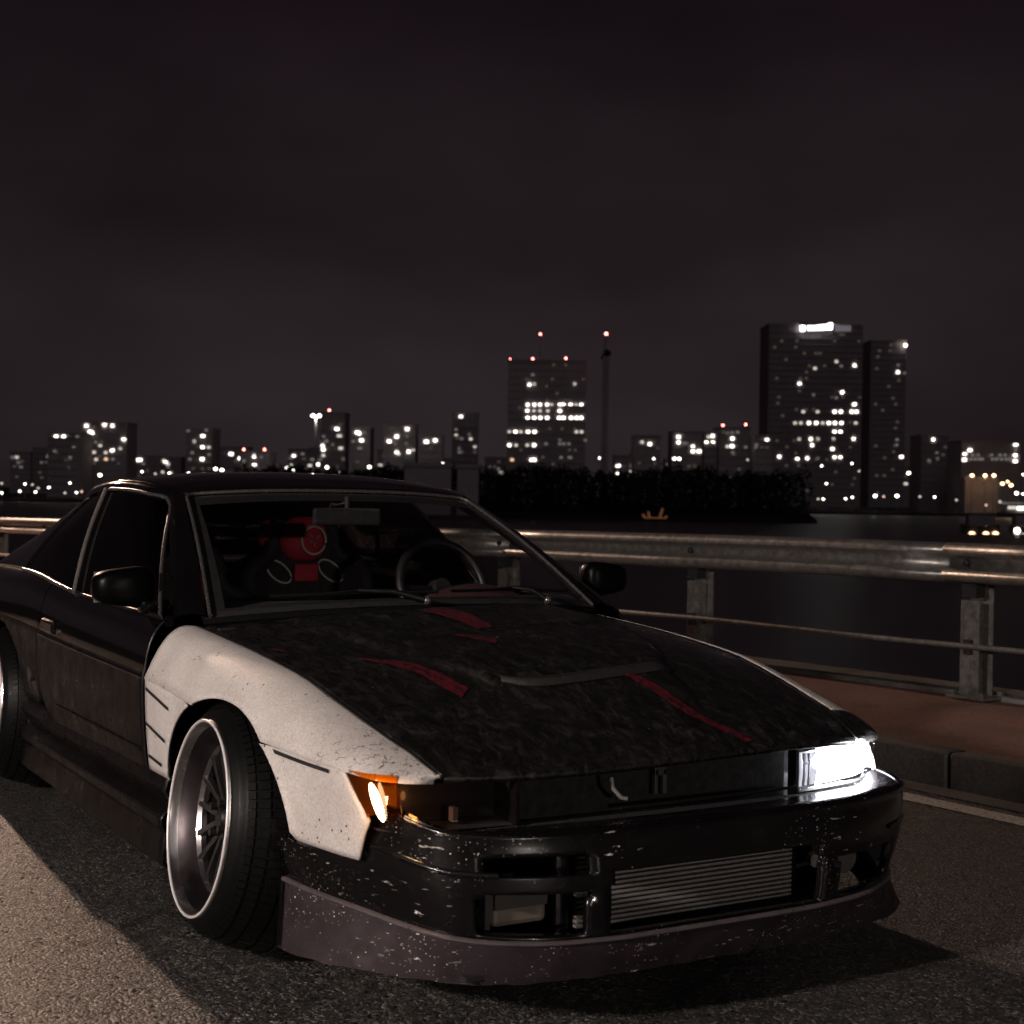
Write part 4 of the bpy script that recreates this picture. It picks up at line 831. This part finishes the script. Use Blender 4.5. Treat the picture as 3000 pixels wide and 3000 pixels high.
def building(label, px0, px1, ptop, depth, lights, fac=0, deep=18, floor=None, name='apartment_building', beacons=(), slabs=True, wsz=None):
    c = at((px0 + px1)/2, ptop, depth); top = c[2]; base = -3.0; wd = (px1 - px0)*pxm(depth); org = np.array([c[0], c[1], base])
    b = empty(name, tuple(org)); tag(b, label, 'building', 'city buildings across the river')
    rot = Matrix(((GX[0], GY[0], 0), (GX[1], GY[1], 0), (0, 0, 1))); h = top - base
    def L_(a, d, z): v = GX*a + GY*d; return (v[0], v[1], z)
    box_obj('wall', L_(0, deep/2, h/2), (wd, deep, h), FAC[fac], b, rot)
    box_obj('roof_parapet', L_(0, deep/2, h + .4), (wd + .6, deep + .6, .8), FAC[(fac + 1) % 3], b, rot)
    fl = floor or 3.2; nf = int(h/fl)
    if slabs:
        for k in range(1, nf + 1): box_obj('floor_slab', L_(0, -.18, k*fl), (wd - .4, .5, .35), FAC[fac], b, rot)
    s = wsz or 8.5*pxm(depth); rw = np.random.default_rng(int(px0)); lights = list(lights)
    if slabs:
        for _ in range(int(wd*h/90)): lights.append((rw.uniform(px0 + 8, px1 - 8), ptop + 10 + rw.integers(0, max(1, nf - 2))*fl/pxm(depth), 'F'))
    for t_ in lights:
        px, py, k = t_[:3]; ww = t_[3] if len(t_) > 3 else 1.0
        p = at(px, py, depth - .3) - org; a = p @ GX; z = p[2]
        box_obj('window', L_(a, -.25, z), (s*ww, .3, s*.85), CLS[k], b, rot)
    for px, py in beacons:
        p = at(px, py, depth + deep*.3) - org; a = p @ GX; d = p @ GY; z = p[2]
        m = tube('mast', [L_(a, d, h), L_(a, d, z)], [.35, .18], FAC[1], b, 6); bm = bmesh.new(); bmesh.ops.create_icosphere(bm, subdivisions=1, radius=5.5*pxm(depth)/2*1.25, matrix=Matrix.Translation(Vector(L_(a, d, z)))); bm_obj('beacon', bm, RB, m)
    return b
row = lambda y, k, xs_: [(x, y, k) for x in xs_]
# towers
t1 = building('wide dark tower with three bright rows of windows and red beacons on its roof', 1489, 1719, 1059, 700,
  row(1186, 'W', [1546,1565,1582,1603,1640,1651,1672,1703]) + row(1186, 'M', [1616,1688]) + row(1204, 'W', [1545,1640]) + row(1204, 'M', [1564,1582,1605]) + row(1224, 'W', [1546,1565,1583,1603,1638,1651,1673,1689,1703]) + row(1265, 'W', [1510,1547,1566]) + row(1265, 'M', [1488+4,1526,1689,1704]) + row(1304, 'W', [1492,1565]) + row(1304, 'M', [1512,1545]) + row(1347, 'W', [1557,1566]) + row(1340, 'D', [1644,1668,1672]) + row(1347, 'O', [1500]) + row(1126, 'W', [1551]) + row(1125, 'M', [1565,1684]) + row(1300, 'D', [1640,1652,1667,1600]) + row(1290, 'D', [1640,1715]) + row(1098, 'D', [1561]),
  0, 25, 3.3, 'tower_block', [(1495,1053),(1561,1051),(1658,1050),(1583,979)])
t2 = building('tallest tower with a lit rooftop sign and scattered bright windows', 2254, 2529, 952, 820,
  [(2451,1059,'M'),(2504,1070,'W'),(2388,1079,'M'),(2343,1123,'W'),(2468,1149,'W'),(2384,1157,'D'),(2451,1165,'D'),(2465,1072,'D'),(2503,1184,'W',1.3)] + row(1206, 'W', [2446,2464,2496,2510]) + row(1206, 'M', [2354,2396]) + row(1239, 'W', [2371,2392,2429,2447,2466]) + row(1239, 'M', [2330,2347,2411,2508]) + row(1265, 'W', [2446,2463]) + row(1286, 'W', [2376,2502]) + row(1286, 'M', [2342,2397,2443]) + [(2380,1304,'W'),(2440,1315,'W'),(2337,1343,'W'),(2366,1342,'W'),(2446,1340,'W'),(2463,1340,'W'),(2397,1342,'D'),(2284,1338,'W')], 1, 30, 3.4, 'tower_block')
org2 = np.array(t2.location)
def sign_piece(name, px, py, w, h, mat, parent, depth=818.5):
    p = at(px, py, depth) - org2; rot = Matrix(((GX[0], GY[0], 0), (GX[1], GY[1], 0), (0, 0, 1))); return box_obj(name, p, (w*pxm(depth), .6, h*pxm(depth)), mat, parent, rot, bevel=.6)
sgn = sign_piece('sign_board', 2392, 962, 104, 34, PANE, t2, 820)
for px, py, w, h in ((2351,962,15,17),(2371,961,11,14),(2384,961,12,14),(2397,960,11,15),(2410,959,12,16),(2422,958,10,16),(2433,956,12,20)): sign_piece('sign_letter', px, py, w, h, SG, sgn)
sign_piece('sign_panel', 2470, 962, 46, 17, SG2, t2)
building('narrow dark tower half hidden behind the tallest one, one light near its top', 2552, 2656, 1000, 860, [(2631,1090,'W'),(2632,1070,'D'),(2650,1092,'D'),(2629,1288,'D'),(2628,1303,'D'),(2642,1338,'W')], 1, 22, 3.4, 'tower_block')
c_ = at(2653, 1012, 859)
# construction crane beside the wide tower
cb = at(1776, 978, 690); crane = empty('tower_crane', (cb[0], cb[1], -3)); tag(crane, 'thin dark tower crane with a red light on top', 'crane')
hh = cb[2] + 3; bm = bmesh.new()
for sx_, sy_ in ((-.9, -.9), (.9, -.9), (.9, .9), (-.9, .9)): box(bm, (sx_, sy_, (hh - 8)/2), (.22, .22, hh - 8))
bm_obj('mast', bm, DARK, crane); bm = bmesh.new()
for k in range(int((hh - 10)/2.4)):
    for d in (-1, 1): box(bm, (0, -.9*d, 1.5 + 2.4*k), (2.6, .12, .12), Matrix.Rotation(.75*d*(1 if k % 2 else -1), 3, 'Y'))
lc = bm_obj('lattice', bm, DARK, crane)
box_obj('cab', (0, -1.2, hh - 9), (2.2, 2.4, 2.4), DARK, crane); tube('apex', [(-.8, 0, hh - 8), (0, 0, hh - .3)], .2, DARK, crane, 6)
tube('jib', [tuple(-GX*11*0 + GY*-8 + np.array([0, 0, hh - 8])), tuple(GY*36 + np.array([0, 0, hh - 8]))], .5, DARK, crane, 6)
bm = bmesh.new(); bmesh.ops.create_icosphere(bm, subdivisions=1, radius=.72, matrix=Matrix.Translation((0, 0, hh))); bm_obj('beacon', bm, RB, crane)
# lower blocks from left to right
building('dark block at far left with two white lights under its roof', 140, 236, 1272, 640, [(164,1279,'W',1.1),(186,1279,'W',1.1),(226,1279,'D'),(216,1308,'D'),(160,1322,'D'),(205,1340,'D')], 0)
building('broad block with a loose ring of bright windows, left of the car roof', 240, 372, 1240, 660, [(253,1247,'W',1.2),(263,1265,'W',1.2),(270,1268,'W'),(306,1245,'W',1.2),(329,1247,'W'),(362,1288,'W',1.2),(328,1319,'W',1.1),(293,1306,'M'),(309,1326,'M'),(275,1325,'M'),(281,1346,'M'),(310,1345,'O'),(352,1313,'M'),(253,1377,'M'),(280,1295,'D'),(330,1345,'D')], 2)
building('slim block with a vertical line of four lit windows', 545, 622, 1256, 660, [(594,1277,'W',1.2),(569,1293,'M'),(593,1310,'W'),(592,1345,'W',1.2),(551,1262,'D'),(611,1311,'M'),(563,1326,'D'),(604,1254+6,'D'),(612,1332,'D'),(556,1345,'D')], 1)
building('low block carrying two red roof beacons', 702, 790, 1326, 640, [(745,1337,'W',1.1),(745,1360,'W',1.2),(765,1338,'D'),(714,1350,'D')], 0, beacons=[(714,1317),(775,1317)])
building('block with a single red beacon behind the twin-headed light mast', 938, 1012, 1212, 680, [(987,1257,'W',1.2),(994,1277,'M',1.6),(945,1305,'W'),(947,1317,'W'),(947,1334,'M'),(998,1313,'M',1.4),(957,1292,'D'),(975,1303,'D'),(1005,1345,'D'),(940,1345,'D'),(948,1279,'D')], 2, beacons=[(965,1202)])
building('small block with three bright windows in a slanting line above the car roof', 1030, 1085, 1256, 650, [(1046,1267,'W',1.2),(1052,1270,'W'),(1059,1290,'W',1.2),(1067,1268,'D'),(1054,1313,'D',1.5),(1035,1293,'D')], 1)
building('block with five bright windows standing over the windscreen', 1125, 1218, 1246, 650, [(1193,1257,'W',1.3),(1162,1279,'W',1.3),(1140,1293,'W',1.2),(1162,1324,'W',1.1),(1168,1330,'M'),(1197,1323,'W',1.1),(1210,1320,'M'),(1192,1278,'D'),(1190,1300,'D'),(1158,1300,'D')], 0)
building('low block with two bright windows side by side', 1232, 1296, 1280, 650, [(1249,1294,'W',1.3),(1275,1290,'W',1.1)], 2)
building('slim dark block with one high white light beside the wide tower', 1325, 1400, 1212, 690, [(1351,1221,'W',1.2),(1336,1273,'M'),(1379,1286,'M'),(1352,1285,'D'),(1375,1272,'D'),(1391,1310,'M'),(1345,1313,'D'),(1346,1325,'D'),(1336,1258,'D')], 1)
building('low hall right of the crane with two faint lights', 1860, 1935, 1280, 640, [(1881,1295,'M'),(1904,1301,'W')], 0)
building('low block with a stacked pair of cool white windows', 1970, 2058, 1268, 640, [(1988,1280,'W',1.1),(1988,1296,'W'),(2008,1299,'D',1.4),(2030,1309,'W'),(2030,1322,'W'),(2048,1322,'W',1.2)], 2)
building('small tower with a square of four lit windows', 2062, 2102, 1268, 645, [(2076,1280,'M'),(2088,1277,'W'),(2070,1294,'W'),(2089,1294,'W')], 1)
building('block with two red beacons left of the tallest tower', 2106, 2198, 1256, 650, [(2146,1285,'W'),(2131,1270,'D'),(2145,1268,'D'),(2161,1266,'D'),(2131,1308,'M'),(2145,1307,'W',1.2),(2147,1326,'D'),(2185,1310,'D')], 0, beacons=[(2118,1246),(2185,1244)])
building('low block at the foot of the tallest tower with one white light', 2210, 2262, 1280, 640, [(2247,1289,'W'),(2216,1303,'D'),(2204+10,1312,'D')], 2)
building('low dark block with one light, right of the narrow tower', 2700, 2780, 1278, 640, [(2734,1288,'W'),(2745,1325,'D'),(2747,1344,'D'),(2722,1349,'D')], 1)
building('flat office building framed by bright corner lights at the right edge', 2818, 2990, 1296, 600, [(2827,1329,'W',1.1),(2842,1319,'W',1.2),(2826,1347,'W',1.2),(2976,1302,'W',1.3),(2975,1334,'W',1.1),(2975,1351,'W',1.2),(2976,1319,'D')] + row(1345, 'D', [2845,2857,2869,2878,2908,2920,2935,2948,2958]) + row(1333, 'D', [2850,2866,2905,2930,2945]), 0, 20, 4.0)
fc = building('low brown riverside hall lit by orange lamps', 2828, 2925, 1404, 570, [], 1, 16, 4.0)
pl = bpy.data.lights.new('hall_glow', 'POINT'); pl.energy = 500; pl.color = (1, .5, .22); pl.shadow_soft_size = .5; po = bpy.data.objects.new('hall_lamp_light', pl); link(po, fc); po.location = tuple(np.array(at(2880, 1400, 560)) - np.array(fc.location))

# a low second row of blocks, far behind
rb_ = np.random.default_rng(11); spots_ = [30, 95, 255, 395, 470, 640, 845, 905, 1105, 1300, 1420, 1800, 1850, 1950, 2215, 2590, 2690, 2790]; spots_ = spots_
for i_, px_ in enumerate(spots_):
    w_ = rb_.uniform(55, 100); tp = rb_.uniform(1318, 1362) + .0155*(px_ - 1500)*.6; lg = [(px_ + rb_.uniform(5, w_ - 5), tp + rb_.uniform(8, 50), 'WMMDD'[rb_.integers(0, 5)], rb_.uniform(.8, 1.4)) for _ in range(rb_.integers(3, 7))]
    building('low block of the far second row, %s from the left' % ORD_[i_], px_, px_ + w_, tp, 930, lg, i_ % 3, 14)
# street lamps on the far bank: (px, py, kind, depth)
LAMPS = [(5,1416,'d',560),(5,1444,'w',555),(58,1439,'w',555),(73,1418,'w',565),(95,1420,'d',590),(104,1441,'w',555),(112,1430,'d',590),(143,1428,'w',560),(190,1444,'d',556),(205,1415,'w',575),(224,1443,'w',553),(239,1440,'p',556),(293,1392,'W',555),(416,1382,'w',570),(455,1388,'d',570),(496,1386,'w',560),(552,1386,'w',560),(631,1374,'W',560),(650,1377,'W',556),(841,1371,'W',560),(859,1377,'w',556),(958,1369,'W',560),(995,1383,'d',580),(1082,1368,'W',560),(1297,1357,'w',590),(1756,1342,'w',600),(1915,1344,'w',600),(1976,1344,'W',600),(1990,1344,'W',604),(2190,1347,'d',600),(2407,1365,'w',570),(2421,1417,'w',560),(2412,1462,'w',552),(2397,1462,'d',552),(2477,1461,'w',552),(2497,1457,'w',556),(2496,1358,'w',600),(2517,1380,'d',600),(2564,1453,'W',552),(2589,1455,'p',552),(2628,1453,'W',552),(2662,1386,'W',580),(2695,1455,'d',554),(2738,1456,'w',554),(2802,1465,'d',552),(2848,1393,'O',560),(2886,1393,'O',560),(2912,1393,'O',560),(2937,1417,'O',558),(2952,1411,'o',558),(2962,1422,'O',558),(2978,1445,'W',552),(2997,1447,'w',552),(2998,1390,'w',565),(2889,1480,'p',551)]
LAMPS.sort()
ORD = ['first','second','third','fourth','fifth','sixth','seventh','eighth','ninth','tenth','eleventh','twelfth','thirteenth','fourteenth','fifteenth','sixteenth','seventeenth','eighteenth','nineteenth','twentieth']
def ordn(k): return ORD[k] if k < 20 else ['twenty','thirty','forty','fifty'][k//10 - 1 - (0 if (k + 1) % 10 else 0)] + '-' + ORD[k % 10] if k >= 20 else ORD[k]
KN = {'w': 'small white', 'W': 'bright white', 'd': 'faint white', 'p': 'pinkish', 'O': 'bright orange', 'o': 'small orange'}
cnt = {}; 
for px, py, k, dp in LAMPS: cnt[k] = cnt.get(k, 0) + 1
seen = {}
for px, py, k, dp in LAMPS:
    h = at(px, py, dp); base = (h[0], h[1], -3.0); r = empty('street_lamp', base); i = seen.get(k, 0); seen[k] = i + 1
    tot = cnt[k]; place = ('%s from the left' % ORD[i]) if i < tot/2 else (('%s from the right' % ORD[tot - 1 - i]) if tot - 1 - i > 0 else 'the one farthest right')
    tag(r, '%s street lamp on the far bank, %s of its kind' % (KN[k], place), 'street lamp', 'street lamps on the far bank')
    hz = h[2] + 3; tube('pole', [(0, 0, 0), (0, 0, hz + .2)], [.16, .09], STEEL, r, 6)
    rad = {'w': .38, 'W': .62, 'd': .42, 'p': .42, 'O': .62, 'o': .42}[k]; mt = {'w': LW, 'W': LW, 'd': LD, 'p': LP, 'O': LO, 'o': LO}[k]
    bm = bmesh.new(); bmesh.ops.create_uvsphere(bm, u_segments=10, v_segments=6, radius=rad, matrix=Matrix.Translation((0, 0, hz)) @ Matrix.Diagonal((1, 1, .8, 1))); bm_obj('lamp_head', bm, mt, r, True)
    box_obj('hood_cap', (0, 0, hz + rad*.85), (rad*1.2, rad*1.2, .12), STEEL, r)
# tall mast with two heads, its shaft lit from above
h = at(926, 1218, 610); r = empty('light_mast', (h[0], h[1], -3.0)); tag(r, 'tall light mast with two bright heads above the left side of the car roof', 'light mast')
hz = h[2] + 3; MS = glow('lit_shaft', (.9, .82, .70), .35); tube('shaft', [(0, 0, 0), (0, 0, hz - 11)], [.5, .45], STEEL, r, 8); tube('lit_shaft_top', [(0, 0, hz - 10.9), (0, 0, hz - .5)], [.42, .5], STEEL, r, 8)
for d in (-1, 1):
    o = GX*1.25*d; bm = bmesh.new(); bmesh.ops.create_uvsphere(bm, u_segments=12, v_segments=8, radius=.8, matrix=Matrix.Translation((o[0], o[1], hz)) @ Matrix.Diagonal((1, 1, .8, 1))); bm_obj('lamp_head', bm, LW, r, True)
    tube('bracket', [(0, 0, hz - .5), (o[0], o[1], hz)], .15, STEEL, r, 6)
pl = bpy.data.lights.new('mast_light', 'POINT'); pl.energy = 4000; pl.color = (1, .92, .8); pl.shadow_soft_size = .3; po = bpy.data.objects.new('mast_lamp_light', pl); link(po, r); v = -GY*2.2; po.location = (v[0], v[1], hz - 1.5)
# light on the mast of the narrow tower
h = at(2653, 1012, 858); r = empty('roof_light', (h[0], h[1], h[2] - 1.5)); tag(r, 'single white light on the corner of the narrow tower', 'light')
bm = bmesh.new(); bmesh.ops.create_uvsphere(bm, u_segments=10, v_segments=6, radius=.85, matrix=Matrix.Translation((0, 0, 1.5))); bm_obj('lamp_head', bm, LW, r, True); tube('stem', [(0, 0, -.8), (0, 0, 1.2)], .15, STEEL, r, 6)

# dark wooded promontory in the middle distance
D0 = 330.0; P = []
aL, aR = (1215 - 1500)*pxm(D0), (2392 - 1500)*pxm(D0)
for d, z in ((D0 - 2, -4.3), (D0, -3.2), (D0 + 8, -2.0), (D0 + 60, -1.5)): P.append([gpt(a, d, z) for a in np.linspace(aL - 60, aR, 21)])
tag(sheet('promontory', P, BANK, flip=True), kind='structure')
LEAF = plain('night_foliage', (.012, .012, .010), .9); V = []; Fc = []
rg = np.random.default_rng(3)
for kx in np.arange(aL - 40, aR - 1, 2.1):
    for dd in (4, 12, 22, 34):
        cx = kx + rg.uniform(-.9, .9); top = 7.9 + rg.uniform(-1.1, .5) + .5*math.sin(kx*.21) + .35*math.sin(kx*.6) - .012*max(0, -(kx + 4))*1.6; cd_ = D0 + dd + rg.uniform(-2, 2)
        for _ in range(150):
            q = rg.normal(size=3); q /= np.linalg.norm(q); rr = rg.uniform(.55, 1)**.5
            z = -2.2 + (top + 2.2)*(.5 + .5*q[2]*rr); c = gpt(cx + 1.9*q[0]*rr, cd_ + 2.6*q[1]*rr, min(z, top)); a1 = rg.normal(size=3); a1 /= np.linalg.norm(a1); a2 = np.cross(a1, rg.normal(size=3)); a2 /= np.linalg.norm(a2); s_ = rg.uniform(.25, .55)
            n0 = len(V); V += [c - a1*s_, c - a2*s_*.6, c + a1*s_, c + a2*s_*.6]; Fc.append((n0, n0 + 1, n0 + 2, n0 + 3))
wood = mesh_obj('wood', V, Fc, LEAF, None, False); tag(wood, 'dark mass of trees on the promontory across the water', 'trees', kind='stuff')
# small pale-roofed sheds showing over the windscreen corner
for px0, px1, pt, lb in ((1185, 1322, 1368, 'long pale shed roof showing faintly over the windscreen corner'), (1340, 1402, 1372, 'small pale shed beside the long one, left of the dark trees')):
    building(lb, px0, px1, pt, 300, [], 2, 10, 6, 'riverside_shed', slabs=False)
# landing stage, its floodlight put in as glowing posts and platform
h = at(1920, 1516, 322); r = empty('landing_stage', (h[0], h[1], -4.05)); tag(r, 'small landing stage with three orange-glowing posts at the waterline', 'landing stage')
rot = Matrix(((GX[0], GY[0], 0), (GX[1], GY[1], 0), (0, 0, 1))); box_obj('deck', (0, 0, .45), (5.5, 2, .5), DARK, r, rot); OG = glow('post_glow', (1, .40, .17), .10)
zt = h[2] + 4.05
for o, t_, l_ in ((-1.2, -.25, 1.5), (.9, .28, 2.2), (-2.1, -.75, .9), (2.0, .8, .6)):
    a = GX*o; b_ = GX*(o + t_*l_); tube('glowing_post', [(a[0], a[1], .7), (b_[0], b_[1], .7 + l_)], [.28, .22], OG, r, 8)
rot = Matrix(((GX[0], GY[0], 0), (GX[1], GY[1], 0), (0, 0, 1))); box_obj('glowing_platform', tuple(GX*0 + np.array([0, 0, .8])), (4.2, .5, .3), OG, r, rot)
# moored boats at the right
def boat(label, px0, px1, py, depth, lamps, hull_h=1.3, strips=()):
    c = at((px0 + px1)/2, py, depth); L_ = (px1 - px0)*pxm(depth); r = empty('moored_boat', (c[0], c[1], -4.0)); tag(r, label, 'boat', 'boats moored on the river')
    V = []; n = 13
    for k in range(n):
        q = k/(n - 1)*2 - 1; wdt = 2.0*(1 - abs(q)**3*.75); 
        for o, z in ((-wdt, hull_h), (-wdt*.8, -.2), (wdt*.8, -.2), (wdt, hull_h)): v = GX*(q*L_/2) + GY*o; V.append((v[0], v[1], z + .25*abs(q)**3))
    mesh_obj('hull', V, grid_faces(n, 4) + [(0, 1, 2, 3), tuple((n - 1)*4 + k for k in range(4))[::-1]] + [(4*k, 4*k + 3, 4*k + 7, 4*k + 4) for k in range(n - 1)], m_paint('boat_hull', (.05, .045, .045), .4), r)
    rot = Matrix(((GX[0], GY[0], 0), (GX[1], GY[1], 0), (0, 0, 1))); box_obj('cabin', (0, 0, hull_h + .9), (L_*.7, 2.2, 1.7), FAC[1], r, rot)
    for px, pyy, rad, m in lamps:
        p = at(px, pyy, depth) - np.array([c[0], c[1], -4.0]); bm = bmesh.new(); bmesh.ops.create_uvsphere(bm, u_segments=10, v_segments=6, radius=rad, matrix=Matrix.Translation(Vector(p - GY*1.4))); bm_obj('lamp', bm, m, r, True)
    for px, pyy, w, h_, m in strips:
        p = at(px, pyy, depth) - np.array([c[0], c[1], -4.0]) - GY*1.5; box_obj('lit_window', tuple(p), (w*pxm(depth), .3, h_*pxm(depth)), m, r, rot)
    return r
BO = glow('boat_orange', (1, .58, .32), 6.0)
boat('low boat with three large orange lamps just above the guard rail', 2815, 2925, 1575, 250, [(2840,1568,.62,BO),(2879,1566,.62,BO),(2908,1566,.52,BO),(2912,1585,.22,BO),(2818,1582,.16,WW)])
boat('boat with a white lamp and bright white cabin window at the right edge', 2958, 3035, 1578, 255, [(2972,1554,.5,LW),(2972,1590,.15,WM)], strips=[(2998,1568,24,34,WH)])
boat('long pale riverboat with a strip of lit windows at the right edge', 2920, 3060, 1484, 535, [(2926,1470,.5,WM)], 1.6, [(2942,1474,20,5,WD),(2962,1487,26,9,WM),(2988,1489,22,9,WH),(2975,1474,40,4,WD)])
